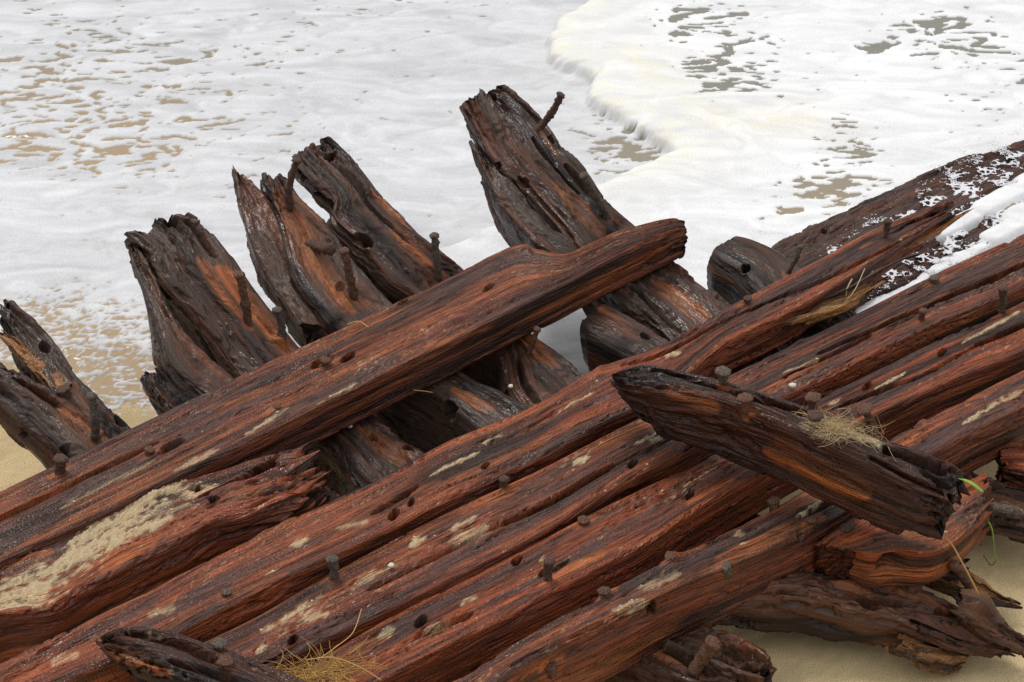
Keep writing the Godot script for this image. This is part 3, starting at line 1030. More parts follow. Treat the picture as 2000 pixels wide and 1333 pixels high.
func build_wreck() -> void:
	t = thing("sunken_timber", "wide flat dark timber awash at the far right, edged with lacy foam", "timber", "", Vector3(1.300, 0.000, -1.080))
	timber(t, "timber", [[Vector3(0.780, 0.100, -0.798), Vector3(0.852, 0.100, -0.558), 0.100], [Vector3(0.855, 0.100, -0.872), Vector3(0.960, 0.100, -0.649), 0.100], [Vector3(1.027, 0.100, -1.035), Vector3(1.165, 0.100, -0.821), 0.100], [Vector3(1.221, 0.100, -1.183), Vector3(1.377, 0.100, -0.984), 0.100], [Vector3(1.528, 0.100, -1.425), Vector3(1.660, 0.100, -1.197), 0.100], [Vector3(1.836, 0.100, -1.604), Vector3(1.986, 0.100, -1.388), 0.100], [Vector3(2.281, 0.100, -1.898), Vector3(2.445, 0.100, -1.675), 0.100]], "awash", {"holes": [[1.223, 0.870, 0.014, 0.05], [1.857, 0.249, 0.01, 0.05]], "r": 0.02, "seed": 3})
	t = thing("sunken_timber", "dark sunken board between the flat foam-edged timber and the planking, half under foam", "timber", "", Vector3(1.610, 0.000, -1.050))
	timber(t, "timber", [[Vector3(1.035, 0.085, -0.591), Vector3(0.995, 0.085, -0.478), 0.090], [Vector3(1.208, 0.085, -0.766), Vector3(1.200, 0.085, -0.612), 0.090], [Vector3(1.494, 0.085, -1.050), Vector3(1.469, 0.085, -0.833), 0.090], [Vector3(1.610, 0.085, -1.156), Vector3(1.611, 0.085, -0.953), 0.090], [Vector3(1.799, 0.085, -1.342), Vector3(1.842, 0.085, -1.146), 0.090], [Vector3(2.233, 0.085, -1.703), Vector3(2.285, 0.085, -1.490), 0.090]], "awash", {"r": 0.015, "seed": 5})
	t = thing("rib", "leftmost rib at the picture edge, split into two weathered prongs above the sand", "ship rib", "ribs standing free of the planking", Vector3(-1.100, 0.000, 0.580))
	timber(t, "timber", [[Vector3(-1.410, 0.500, 0.257), Vector3(-1.501, 0.500, 0.335), 0.130], [Vector3(-1.312, 0.470, 0.354), Vector3(-1.378, 0.470, 0.447), 0.140], [Vector3(-1.223, 0.440, 0.414), Vector3(-1.297, 0.440, 0.506), 0.150], [Vector3(-1.135, 0.410, 0.471), Vector3(-1.221, 0.410, 0.572), 0.150], [Vector3(-1.057, 0.380, 0.520), Vector3(-1.139, 0.380, 0.645), 0.150], [Vector3(-0.975, 0.350, 0.579), Vector3(-1.049, 0.350, 0.697), 0.150], [Vector3(-0.775, 0.310, 0.740), Vector3(-0.859, 0.310, 0.871), 0.150], [Vector3(-0.603, 0.300, 0.907), Vector3(-0.689, 0.300, 1.021), 0.150]], "rib", {"holes": [[3.814, 0.880, 0.016, 0.05], [2.535, 1.371, 0.014, 0.05]], "cracks": [[0.997, 0.308, 2.638, 0.245, 0.012, 0.05], [1.152, -0.013, 2.932, -0.050, 0.01, 0.03]], "rust": [[2.843, 0.268, 5.021, 0.339, 0.05], [3.999, 0.303, 4.392, 0.325, 0.026], [2.417, -0.078, 2.757, -0.042, 0.026]], "r": 0.02, "jag0": 0.10, "rough": 1.3, "seed": 11})
	spike(t, Vector3(-1.077, 0.380, 0.553), Vector3(-1.071, 0.510, 0.553), 0.011, 1.3)
	spike(t, Vector3(-1.175, 0.427, 0.427), Vector3(-1.177, 0.441, 0.427), 0.014, 1.3)
	timber(t, "prong", [[Vector3(-1.389, 0.520, 0.088), Vector3(-1.397, 0.520, 0.167), 0.050], [Vector3(-1.350, 0.510, 0.126), Vector3(-1.364, 0.510, 0.198), 0.070], [Vector3(-1.299, 0.490, 0.167), Vector3(-1.336, 0.490, 0.237), 0.090], [Vector3(-1.248, 0.465, 0.210), Vector3(-1.293, 0.465, 0.303), 0.100], [Vector3(-1.164, 0.430, 0.320), Vector3(-1.216, 0.430, 0.419), 0.120], [Vector3(-1.084, 0.400, 0.402), Vector3(-1.144, 0.400, 0.503), 0.120], [Vector3(-0.995, 0.360, 0.489), Vector3(-1.061, 0.360, 0.582), 0.120], [Vector3(-0.926, 0.345, 0.573), Vector3(-0.989, 0.345, 0.670), 0.100]], "rib", {"holes": [[3.126, 0.345, 0.016, 0.03], [5.745, 0.048, 0.014, 0.05]], "rust": [[4.080, 0.415, 5.507, 0.637, 0.03]], "r": 0.018, "jag0": 0.03, "seed": 12})
	timber(t, "splinter", [[Vector3(-1.397, 0.500, 0.195), Vector3(-1.399, 0.500, 0.233), 0.020], [Vector3(-1.341, 0.490, 0.237), Vector3(-1.348, 0.490, 0.286), 0.030], [Vector3(-1.288, 0.470, 0.274), Vector3(-1.295, 0.470, 0.334), 0.040], [Vector3(-1.218, 0.450, 0.329), Vector3(-1.240, 0.450, 0.389), 0.040], [Vector3(-1.160, 0.430, 0.395), Vector3(-1.189, 0.430, 0.453), 0.040]], "pale", {"r": 0.006, "jag0": 0.08, "seed": 13})
	t = thing("rib", "broad blunt rib with a long split along its left side and two upright spikes", "ship rib", "ribs standing free of the planking", Vector3(-0.660, 0.000, 0.180))
	timber(t, "timber", [[Vector3(-0.929, 0.600, -0.235), Vector3(-1.085, 0.600, -0.121), 0.150], [Vector3(-0.867, 0.575, -0.191), Vector3(-1.021, 0.575, -0.062), 0.150], [Vector3(-0.789, 0.540, -0.084), Vector3(-0.974, 0.540, 0.038), 0.160], [Vector3(-0.728, 0.490, -0.002), Vector3(-0.915, 0.490, 0.090), 0.170], [Vector3(-0.662, 0.430, 0.055), Vector3(-0.841, 0.430, 0.152), 0.170], [Vector3(-0.578, 0.360, 0.117), Vector3(-0.748, 0.360, 0.253), 0.170], [Vector3(-0.418, 0.320, 0.264), Vector3(-0.586, 0.320, 0.405), 0.180], [Vector3(-0.363, 0.315, 0.370), Vector3(-0.483, 0.315, 0.507), 0.180], [Vector3(-0.229, 0.300, 0.496), Vector3(-0.386, 0.300, 0.661), 0.180], [Vector3(-0.065, 0.290, 0.684), Vector3(-0.216, 0.290, 0.837), 0.160]], "rib", {"holes": [[0.405, 0.391, 0.02, 0.06], [7.305, 0.311, 0.008, 0.03], [7.857, 0.148, 0.011, 0.04]], "cracks": [[0.507, 0.175, 1.932, 0.203, 0.008, 0.03], [1.637, 1.154, 2.678, 1.520, 0.012, 0.03]], "rust": [[2.259, 0.224, 5.113, 0.258, 0.06], [1.800, 0.383, 3.868, 0.434, 0.03], [6.999, 0.373, 7.998, 0.243, 0.05], [4.021, 0.441, 4.279, 0.407, 0.026], [4.757, 0.280, 4.980, 0.267, 0.026]], "bumps": [[4.760, 0.235, 0.03, 0.025], [1.932, 0.203, -0.028, 0.03], [1.421, 0.891, -0.03, 0.02]], "r": 0.024, "jag0": 0.022, "rough": 1.1, "seed": 21})
	spike(t, Vector3(-0.734, 0.429, 0.095), Vector3(-0.743, 0.588, 0.095), 0.012, 1.3)
	spike(t, Vector3(-0.647, 0.375, 0.127), Vector3(-0.642, 0.494, 0.127), 0.011, 1.3)
	timber(t, "split_slab", [[Vector3(-1.068, 0.570, -0.143), Vector3(-1.107, 0.570, -0.160), 0.060], [Vector3(-1.005, 0.560, -0.016), Vector3(-1.069, 0.560, -0.038), 0.080], [Vector3(-0.953, 0.535, 0.103), Vector3(-1.017, 0.535, 0.082), 0.100], [Vector3(-0.907, 0.500, 0.187), Vector3(-0.955, 0.500, 0.233), 0.110], [Vector3(-0.832, 0.450, 0.262), Vector3(-0.899, 0.450, 0.341), 0.110], [Vector3(-0.739, 0.400, 0.329), Vector3(-0.810, 0.400, 0.411), 0.110], [Vector3(-0.596, 0.330, 0.441), Vector3(-0.667, 0.330, 0.531), 0.100]], "rib", {"rust": [[3.255, 0.134, 4.102, 0.363, 0.025], [3.885, 0.154, 4.848, 0.305, 0.02]], "r": 0.014, "jag0": 0.09, "seed": 22})
	timber(t, "broken_stub", [[Vector3(-0.941, 0.395, 0.240), Vector3(-0.996, 0.395, 0.298), 0.070], [Vector3(-0.913, 0.390, 0.218), Vector3(-0.967, 0.390, 0.362), 0.070], [Vector3(-0.853, 0.380, 0.257), Vector3(-0.919, 0.380, 0.418), 0.070], [Vector3(-0.771, 0.360, 0.320), Vector3(-0.846, 0.360, 0.471), 0.070], [Vector3(-0.652, 0.330, 0.419), Vector3(-0.730, 0.330, 0.564), 0.070]], "rib", {"holes": [[1.863, 0.122, 0.011, 0.02]], "rust": [[1.788, -0.242, 2.771, 0.007, 0.02]], "r": 0.012, "jag0": 0.03, "rough": 1.0, "seed": 23})
	t = thing("rib", "rib with a tall thin splinter at its tip and rusty orange face", "ship rib", "ribs standing free of the planking", Vector3(-0.460, 0.000, -0.040))
	timber(t, "timber", [[Vector3(-0.662, 0.580, -0.460), Vector3(-0.755, 0.580, -0.485), 0.120], [Vector3(-0.653, 0.575, -0.460), Vector3(-0.746, 0.575, -0.441), 0.150], [Vector3(-0.619, 0.555, -0.385), Vector3(-0.715, 0.555, -0.361), 0.170], [Vector3(-0.539, 0.520, -0.299), Vector3(-0.674, 0.520, -0.273), 0.180], [Vector3(-0.476, 0.475, -0.222), Vector3(-0.609, 0.475, -0.074), 0.190], [Vector3(-0.405, 0.430, -0.146), Vector3(-0.515, 0.430, 0.058), 0.200], [Vector3(-0.346, 0.390, -0.083), Vector3(-0.472, 0.390, 0.087), 0.200], [Vector3(-0.214, 0.345, 0.102), Vector3(-0.336, 0.345, 0.214), 0.260], [Vector3(-0.105, 0.330, 0.217), Vector3(-0.201, 0.330, 0.307), 0.340], [Vector3(0.040, 0.310, 0.317), Vector3(-0.095, 0.310, 0.419), 0.340], [Vector3(0.162, 0.300, 0.474), Vector3(0.027, 0.300, 0.590), 0.320]], "rib", {"holes": [[8.307, 1.062, 0.018, 0.05], [4.714, 0.527, 0.012, 0.02]], "cracks": [[0.089, 1.587, 3.443, 0.979, 0.008, 0.025]], "rust": [[1.620, 0.523, 5.704, 0.635, 0.075], [3.081, 0.442, 5.484, 0.460, 0.04], [4.536, 0.691, 5.869, 0.385, 0.05], [8.066, 0.585, 8.820, 0.539, 0.04], [2.318, 0.503, 2.659, 0.445, 0.026], [3.585, 0.544, 3.832, 0.458, 0.026], [5.101, 0.496, 5.632, 0.460, 0.026]], "r": 0.022, "jag0": 0.02, "rough": 1.0, "seed": 31})
	spike(t, Vector3(-0.645, 0.546, -0.352), Vector3(-0.619, 0.696, -0.352), 0.011, 1.3)
	spike(t, Vector3(-0.571, 0.495, -0.207), Vector3(-0.509, 0.552, -0.087), 0.014, 1.3)
	spike(t, Vector3(-0.448, 0.425, -0.045), Vector3(-0.468, 0.579, -0.045), 0.012, 1.3)
	timber(t, "splinter", [[Vector3(-0.833, 0.570, -0.557), Vector3(-0.837, 0.570, -0.538), 0.030], [Vector3(-0.791, 0.555, -0.499), Vector3(-0.822, 0.555, -0.477), 0.060], [Vector3(-0.728, 0.535, -0.411), Vector3(-0.800, 0.535, -0.381), 0.080], [Vector3(-0.680, 0.510, -0.319), Vector3(-0.774, 0.510, -0.290), 0.100], [Vector3(-0.629, 0.465, -0.221), Vector3(-0.736, 0.465, -0.193), 0.120], [Vector3(-0.595, 0.420, -0.099), Vector3(-0.678, 0.420, -0.093), 0.130], [Vector3(-0.500, 0.385, 0.059), Vector3(-0.603, 0.385, 0.033), 0.130]], "rib", {"r": 0.010, "jag0": 0.05, "seed": 32})
	t = thing("rib", "rib with an eaten hollow along its left edge, one spike beside the long beam", "ship rib", "ribs standing free of the planking", Vector3(-0.360, 0.000, -0.280))
	timber(t, "timber", [[Vector3(-0.555, 0.600, -0.696), Vector3(-0.673, 0.600, -0.572), 0.100], [Vector3(-0.511, 0.580, -0.654), Vector3(-0.634, 0.580, -0.516), 0.100], [Vector3(-0.477, 0.570, -0.605), Vector3(-0.587, 0.570, -0.450), 0.100], [Vector3(-0.436, 0.550, -0.542), Vector3(-0.533, 0.550, -0.394), 0.100], [Vector3(-0.401, 0.540, -0.472), Vector3(-0.526, 0.540, -0.345), 0.110], [Vector3(-0.370, 0.520, -0.437), Vector3(-0.521, 0.520, -0.302), 0.130], [Vector3(-0.286, 0.480, -0.341), Vector3(-0.436, 0.480, -0.219), 0.130], [Vector3(-0.195, 0.420, -0.295), Vector3(-0.349, 0.420, -0.140), 0.140], [Vector3(-0.133, 0.370, -0.285), Vector3(-0.257, 0.370, -0.101), 0.150], [Vector3(-0.022, 0.335, -0.150), Vector3(-0.151, 0.335, 0.036), 0.160], [Vector3(0.058, 0.320, -0.017), Vector3(-0.039, 0.320, 0.078), 0.200], [Vector3(0.193, 0.300, 0.125), Vector3(0.003, 0.300, 0.265), 0.280], [Vector3(0.359, 0.280, 0.351), Vector3(0.175, 0.280, 0.498), 0.270]], "rib", {"holes": [[1.018, 0.320, 0.02, 0.05], [1.402, -0.116, 0.012, 0.04], [5.886, 0.872, 0.026, 0.09], [6.085, -0.107, 0.018, 0.05], [0.926, 1.440, 0.03, 0.05], [10.812, 1.173, 0.012, 0.04]], "cracks": [[1.061, 0.389, 6.327, 0.284, 0.008, 0.02], [2.206, 1.430, 5.924, 1.042, 0.02, 0.05], [10.381, 0.703, 11.264, 0.796, 0.008, 0.03]], "rust": [[5.801, 0.272, 8.292, 0.598, 0.045], [3.848, 0.047, 5.948, 0.068, 0.025], [7.606, 0.684, 8.426, 0.595, 0.04], [9.770, 0.380, 10.769, 0.255, 0.05], [7.693, 0.510, 8.033, 0.525, 0.026], [10.400, 0.523, 10.634, 0.473, 0.026]], "r": 0.024, "jag0": 0.025, "rough": 1.1, "seed": 41})
	spike(t, Vector3(-0.216, 0.383, -0.212), Vector3(-0.223, 0.529, -0.212), 0.011, 1.3)
	spike(t, Vector3(0.044, 0.312, 0.085), Vector3(0.072, 0.402, 0.085), 0.008, 1.3)
	t = thing("rib", "tallest rib with a ragged top and one leaning spike, nearest the wave front", "ship rib", "ribs standing free of the planking", Vector3(0.260, 0.000, -0.420))
	timber(t, "timber", [[Vector3(-0.020, 0.620, -1.012), Vector3(-0.160, 0.620, -0.897), 0.070], [Vector3(0.097, 0.580, -0.892), Vector3(-0.097, 0.580, -0.721), 0.090], [Vector3(0.174, 0.540, -0.729), Vector3(-0.023, 0.540, -0.598), 0.120], [Vector3(0.250, 0.490, -0.615), Vector3(0.062, 0.490, -0.511), 0.150], [Vector3(0.311, 0.430, -0.548), Vector3(0.210, 0.430, -0.302), 0.160], [Vector3(0.381, 0.380, -0.510), Vector3(0.256, 0.380, -0.274), 0.170], [Vector3(0.476, 0.345, -0.404), Vector3(0.291, 0.345, -0.203), 0.180], [Vector3(0.635, 0.320, -0.187), Vector3(0.436, 0.320, 0.001), 0.180], [Vector3(0.807, 0.290, 0.073), Vector3(0.587, 0.290, 0.270), 0.170]], "rib", {"holes": [[0.243, 0.415, 0.009, 0.03], [2.617, 1.032, 0.026, 0.07], [1.839, 1.217, 0.016, 0.05], [0.225, 0.158, 0.014, 0.04], [6.934, 0.055, 0.012, 0.04], [1.415, 0.100, 0.02, 0.04]], "cracks": [[0.359, 0.096, 1.742, 0.143, 0.012, 0.03], [2.467, 0.232, 4.055, 0.215, 0.012, 0.035], [1.575, 0.401, 3.292, 0.409, 0.006, 0.02], [2.383, 0.950, 3.796, 1.087, 0.01, 0.02], [6.137, 0.793, 7.010, 0.775, 0.01, 0.03]], "rust": [[2.809, 0.535, 4.374, 0.530, 0.04], [1.226, 0.267, 2.145, 0.221, 0.02], [6.208, 0.428, 7.055, 0.421, 0.05], [1.391, 0.284, 1.653, 0.238, 0.026], [3.931, 0.299, 4.304, 0.278, 0.026]], "bumps": [[3.556, 0.388, 0.03, 0.012]], "r": 0.024, "jag0": 0.03, "rough": 1.1, "seed": 51})
	spike(t, Vector3(0.079, 0.565, -0.789), Vector3(0.154, 0.685, -0.789), 0.011, 1.3)
	spike(t, Vector3(0.282, 0.432, -0.488), Vector3(0.209, 0.581, -0.468), 0.011, 1.3)
	timber(t, "splinter", [[Vector3(-0.120, 0.540, -0.746), Vector3(-0.132, 0.540, -0.762), 0.020], [Vector3(-0.071, 0.530, -0.678), Vector3(-0.116, 0.530, -0.688), 0.060], [Vector3(0.000, 0.505, -0.572), Vector3(-0.081, 0.505, -0.572), 0.090], [Vector3(0.076, 0.475, -0.454), Vector3(-0.023, 0.475, -0.439), 0.120], [Vector3(0.166, 0.440, -0.343), Vector3(0.075, 0.440, -0.305), 0.130], [Vector3(0.226, 0.400, -0.299), Vector3(0.150, 0.400, -0.256), 0.130]], "rib", {"r": 0.012, "jag0": 0.015, "seed": 52})
	t = thing("rib", "short round-ended rib stub between the long beam and the planking, wet red top", "ship rib", "ribs standing free of the planking", Vector3(0.320, 0.000, -0.020))
	timber(t, "timber", [[Vector3(0.262, 0.330, -0.177), Vector3(0.190, 0.330, -0.044), 0.160], [Vector3(0.297, 0.335, -0.150), Vector3(0.218, 0.335, -0.003), 0.170], [Vector3(0.368, 0.330, -0.090), Vector3(0.274, 0.330, 0.042), 0.170], [Vector3(0.452, 0.310, -0.014), Vector3(0.344, 0.310, 0.089), 0.170], [Vector3(0.627, 0.280, 0.146), Vector3(0.519, 0.280, 0.256), 0.160]], "rib", {"holes": [[2.712, 0.380, 0.014, 0.04]], "rust": [[0.458, 0.299, 2.572, 0.592, 0.04]], "r": 0.035, "cap": 0.003, "rough": 0.5, "seed": 61})
	t = thing("rib", "fat rounded rib end rising behind the planking in front of the sunken timber", "ship rib", "ribs standing free of the planking", Vector3(0.740, 0.000, -0.420))
	timber(t, "timber", [[Vector3(0.730, 0.320, -0.587), Vector3(0.583, 0.320, -0.453), 0.220], [Vector3(0.759, 0.325, -0.563), Vector3(0.607, 0.325, -0.404), 0.220], [Vector3(0.821, 0.320, -0.513), Vector3(0.665, 0.320, -0.336), 0.220], [Vector3(0.922, 0.300, -0.374), Vector3(0.755, 0.300, -0.182), 0.200], [Vector3(1.075, 0.270, -0.154), Vector3(0.902, 0.270, 0.018), 0.190]], "rib", {"holes": [[2.058, 0.794, 0.014, 0.04]], "rust": [[2.650, 0.408, 2.873, 0.411, 0.026]], "r": 0.07, "cap": 0.003, "rough": 0.35, "seed": 63})
	spike(t, Vector3(0.822, 0.308, -0.361), Vector3(0.859, 0.398, -0.361), 0.009, 1)
	t = thing("deck_plank", "long heavy beam lying free on top of the ribs, its right end cut blunt", "beam", "", Vector3(0.070, 0.000, -0.110))
	timber(t, "timber", [[Vector3(-1.359, 0.460, 0.994), Vector3(-1.295, 0.460, 1.255), 0.110], [Vector3(-1.238, 0.460, 0.881), Vector3(-1.179, 0.460, 1.148), 0.110], [Vector3(-0.969, 0.460, 0.632), Vector3(-0.922, 0.460, 0.923), 0.110], [Vector3(-0.676, 0.460, 0.360), Vector3(-0.642, 0.460, 0.671), 0.110], [Vector3(-0.421, 0.460, 0.134), Vector3(-0.400, 0.460, 0.449), 0.115], [Vector3(-0.202, 0.460, -0.068), Vector3(-0.192, 0.460, 0.262), 0.115], [Vector3(0.000, 0.460, -0.258), Vector3(0.000, 0.460, 0.088), 0.115], [Vector3(0.074, 0.460, -0.241), Vector3(0.071, 0.460, 0.023), 0.115], [Vector3(0.118, 0.460, -0.224), Vector3(0.115, 0.460, -0.017), 0.115], [Vector3(0.170, 0.460, -0.224), Vector3(0.166, 0.460, -0.065), 0.115], [Vector3(0.278, 0.460, -0.322), Vector3(0.271, 0.460, -0.164), 0.115], [Vector3(0.379, 0.460, -0.381), Vector3(0.372, 0.460, -0.255), 0.115], [Vector3(0.472, 0.460, -0.423), Vector3(0.466, 0.460, -0.330), 0.110], [Vector3(0.517, 0.460, -0.411), Vector3(0.513, 0.460, -0.354), 0.100]], "plank", {"holes": [[2.324, 0.554, 0.016, 0.05], [3.889, 0.508, 0.012, 0.04], [4.521, 0.054, 0.01, 0.03], [3.624, 0.379, 0.018, 0.03], [5.622, 0.479, 0.012, 0.02]], "sand": [[2.912, 0.897, 3.277, 0.823, 0.012, 0.6], [3.573, 0.964, 4.000, 0.926, 0.008, 0.6], [2.351, 0.905, 2.663, 0.900, 0.02, 0.5], [1.509, 0.654, 2.196, 0.631, 0.012, 0.35]], "cracks": [[0.766, 0.391, 2.196, 0.404, 0.01, 0.03], [2.196, 0.404, 3.676, 0.708, 0.003, 0.008]], "rust": [[4.477, 0.811, 5.658, 1.193, 0.03], [2.584, 0.262, 3.090, 0.393, 0.02], [1.402, 0.134, 1.576, 0.150, 0.024], [2.079, 0.486, 2.258, 0.502, 0.024], [3.090, 0.733, 3.306, 0.751, 0.024], [3.538, 0.432, 3.776, 0.446, 0.024]], "bumps": [[3.183, 0.732, 0.02, 0.012], [9.722, 0.537, 0.03, -0.006], [5.131, 0.713, 0.04, 0.008], [5.587, 0.460, 0.03, -0.008], [6.464, 0.083, 0.05, 0.012]], "r": 0.007, "jag1": 0.012, "seed": 71, "rough": 0.5, "grain": 1.5})
	spike(t, Vector3(-1.113, 0.460, 0.811), Vector3(-1.098, 0.507, 0.811), 0.013, 1.3)
	spike(t, Vector3(-0.902, 0.460, 0.735), Vector3(-0.897, 0.474, 0.735), 0.01, 1.3)
	spike(t, Vector3(-0.603, 0.460, 0.547), Vector3(-0.602, 0.471, 0.547), 0.009, 1.3)
	spike(t, Vector3(-0.497, 0.460, 0.349), Vector3(-0.492, 0.480, 0.349), 0.012, 1.3)
	t = thing("deck_plank", "plank below the long beam with sand drifted on it and a splintered right end", "plank", "planks fastened across the ribs", Vector3(-0.810, 0.000, 0.940))
	timber(t, "timber", [[Vector3(-1.299, 0.440, 1.252), Vector3(-1.264, 0.440, 1.396), 0.150], [Vector3(-1.184, 0.440, 1.142), Vector3(-1.148, 0.440, 1.304), 0.150], [Vector3(-1.102, 0.440, 1.073), Vector3(-1.040, 0.440, 1.279), 0.150], [Vector3(-0.994, 0.440, 0.976), Vector3(-0.941, 0.440, 1.179), 0.150], [Vector3(-0.842, 0.440, 0.837), Vector3(-0.769, 0.440, 1.033), 0.140], [Vector3(-0.698, 0.440, 0.762), Vector3(-0.686, 0.440, 0.957), 0.130], [Vector3(-0.602, 0.440, 0.704), Vector3(-0.580, 0.440, 0.912), 0.120], [Vector3(-0.526, 0.440, 0.666), Vector3(-0.469, 0.440, 0.842), 0.100], [Vector3(-0.488, 0.440, 0.642), Vector3(-0.422, 0.440, 0.791), 0.080]], "plank", {"holes": [[4.480, 0.239, 0.012, 0.05], [4.922, 0.583, 0.015, 0.05]], "sand": [[1.000, 0.736, 2.638, 0.417, 0.075, 0.85], [2.011, 0.451, 3.713, 0.390, 0.065, 0.85], [1.307, 0.667, 2.528, 0.495, 0.03, 1], [2.329, 0.447, 3.447, 0.475, 0.03, 1], [2.577, 0.164, 4.104, 0.131, 0.035, 1], [3.570, 0.135, 4.162, 0.055, 0.045, 1], [2.626, 0.500, 3.938, 0.592, 0.035, 0.9], [1.000, 0.469, 2.124, 0.407, 0.04, 0.8], [4.058, 0.158, 4.831, 0.359, 0.03, 0.6], [3.722, 0.348, 4.505, 0.556, 0.03, 0.5]], "cracks": [[4.938, 0.393, 6.623, 0.160, 0.012, 0.06]], "rust": [[5.294, 0.601, 6.335, 0.663, 0.025], [3.007, 0.934, 3.619, 0.847, 0.03], [1.000, 0.031, 2.171, 0.163, 0.03]], "bumps": [[3.863, 0.044, 0.05, 0.012], [3.361, 0.643, 0.05, 0.01], [1.735, 0.094, 0.06, 0.01]], "r": 0.008, "jag1": 0.14, "rough": 1.1, "seed": 72})
	t = thing("deck_plank", "full-length plank with its right tip torn into long splinters", "plank", "planks fastened across the ribs", Vector3(0.040, 0.000, 0.600))
	timber(t, "timber", [[Vector3(-1.233, 0.420, 1.535), Vector3(-1.199, 0.420, 1.673), 0.100], [Vector3(-1.122, 0.420, 1.438), Vector3(-1.090, 0.420, 1.585), 0.100], [Vector3(-0.994, 0.420, 1.332), Vector3(-0.963, 0.420, 1.495), 0.100], [Vector3(-0.826, 0.420, 1.196), Vector3(-0.797, 0.420, 1.386), 0.100], [Vector3(-0.718, 0.420, 1.098), Vector3(-0.692, 0.420, 1.292), 0.100], [Vector3(-0.497, 0.420, 0.915), Vector3(-0.479, 0.420, 1.125), 0.100], [Vector3(-0.301, 0.420, 0.758), Vector3(-0.290, 0.420, 0.978), 0.100], [Vector3(-0.174, 0.420, 0.638), Vector3(-0.167, 0.420, 0.877), 0.100], [Vector3(0.041, 0.420, 0.487), Vector3(0.040, 0.420, 0.722), 0.100], [Vector3(0.223, 0.420, 0.309), Vector3(0.214, 0.420, 0.574), 0.100], [Vector3(0.419, 0.420, 0.184), Vector3(0.404, 0.420, 0.416), 0.110], [Vector3(0.586, 0.420, 0.024), Vector3(0.570, 0.420, 0.203), 0.110], [Vector3(0.730, 0.420, -0.107), Vector3(0.709, 0.420, 0.086), 0.110], [Vector3(0.896, 0.420, -0.254), Vector3(0.869, 0.420, -0.050), 0.100], [Vector3(1.113, 0.420, -0.444), Vector3(1.084, 0.420, -0.266), 0.080], [Vector3(1.351, 0.420, -0.604), Vector3(1.351, 0.420, -0.528), 0.040]], "plank", {"holes": [[6.055, 0.794, 0.016, 0.05], [6.374, 0.752, 0.013, 0.04], [7.506, 0.734, 0.01, 0.03]], "sand": [[6.779, 0.466, 7.432, 0.446, 0.007, 0.9], [7.432, 0.266, 7.745, 0.336, 0.006, 0.7], [4.853, 0.477, 5.011, 0.517, 0.012, 0.9], [4.590, 0.777, 4.755, 0.748, 0.006, 0.9], [8.393, 0.395, 9.015, 0.413, 0.006, 0.9], [10.000, 0.283, 10.253, 0.421, 0.012, 0.8], [1.777, 0.463, 2.115, 0.589, 0.02, 0.5], [5.346, 0.548, 5.704, 0.712, 0.02, 0.45], [2.949, 0.424, 3.429, 0.566, 0.02, 0.5]], "cracks": [[9.374, 0.130, 12.000, 0.458, 0.008, 0.03], [12.000, 0.458, 14.230, 0.844, 0.01, 0.03], [5.750, 0.590, 6.510, 0.521, 0.012, 0.03], [12.624, 0.607, 14.466, 0.907, 0.006, 0.02]], "rust": [[4.121, -0.011, 5.011, 0.062, 0.035], [1.630, 0.054, 2.692, 0.064, 0.03], [6.341, 0.536, 6.954, 0.639, 0.03], [4.229, 0.856, 4.803, 0.921, 0.03], [4.138, 0.773, 4.373, 0.794, 0.024], [13.863, 0.372, 14.191, 0.430, 0.024], [11.331, 0.148, 11.850, 0.204, 0.024]], "bumps": [[4.803, -0.025, 0.035, 0.014], [4.590, 0.005, 0.02, 0.012], [9.052, 0.079, 0.03, 0.008], [8.708, 0.789, 0.03, 0.006]], "r": 0.008, "jag1": 0.16, "seed": 73})
	spike(t, Vector3(-0.652, 0.420, 1.213), Vector3(-0.653, 0.428, 1.213), 0.009, 1.3)
	spike(t, Vector3(1.105, 0.420, -0.377), Vector3(1.111, 0.480, -0.377), 0.01, 1.3)
	spike(t, Vector3(0.663, 0.420, -0.018), Vector3(0.663, 0.437, -0.018), 0.01, 1.3)
	timber(t, "splinter", [[Vector3(0.721, 0.400, -0.009), Vector3(0.690, 0.400, 0.082), 0.030], [Vector3(0.830, 0.390, -0.065), Vector3(0.819, 0.390, 0.020), 0.030], [Vector3(0.957, 0.380, -0.134), Vector3(0.964, 0.380, -0.080), 0.030], [Vector3(1.110, 0.375, -0.254), Vector3(1.108, 0.375, -0.226), 0.020]], "pale", {"r": 0.004, "jag1": 0.06, "jag0": 0.03, "seed": 74})
	timber(t, "splinter", [[Vector3(0.952, 0.400, -0.214), Vector3(0.944, 0.400, -0.158), 0.020], [Vector3(1.125, 0.400, -0.363), Vector3(1.118, 0.400, -0.305), 0.020], [Vector3(1.285, 0.400, -0.491), Vector3(1.284, 0.400, -0.446), 0.015], [Vector3(1.420, 0.405, -0.591), Vector3(1.422, 0.405, -0.575), 0.008]], "pale", {"r": 0.003, "jag1": 0.06, "jag0": 0.02, "seed": 75})
	timber(t, "splinter", [[Vector3(0.815, 0.405, -0.074), Vector3(0.811, 0.405, -0.041), 0.012], [Vector3(0.938, 0.405, -0.117), Vector3(0.934, 0.405, -0.090), 0.012], [Vector3(1.141, 0.410, -0.283), Vector3(1.141, 0.410, -0.265), 0.010], [Vector3(1.285, 0.410, -0.332), Vector3(1.283, 0.410, -0.323), 0.006]], "rib", {"r": 0.003, "jag1": 0.05, "seed": 76})
	t = thing("deck_plank", "plank with a black open crack down its middle, one tall headed spike near its left", "plank", "planks fastened across the ribs", Vector3(0.270, 0.000, 0.670))
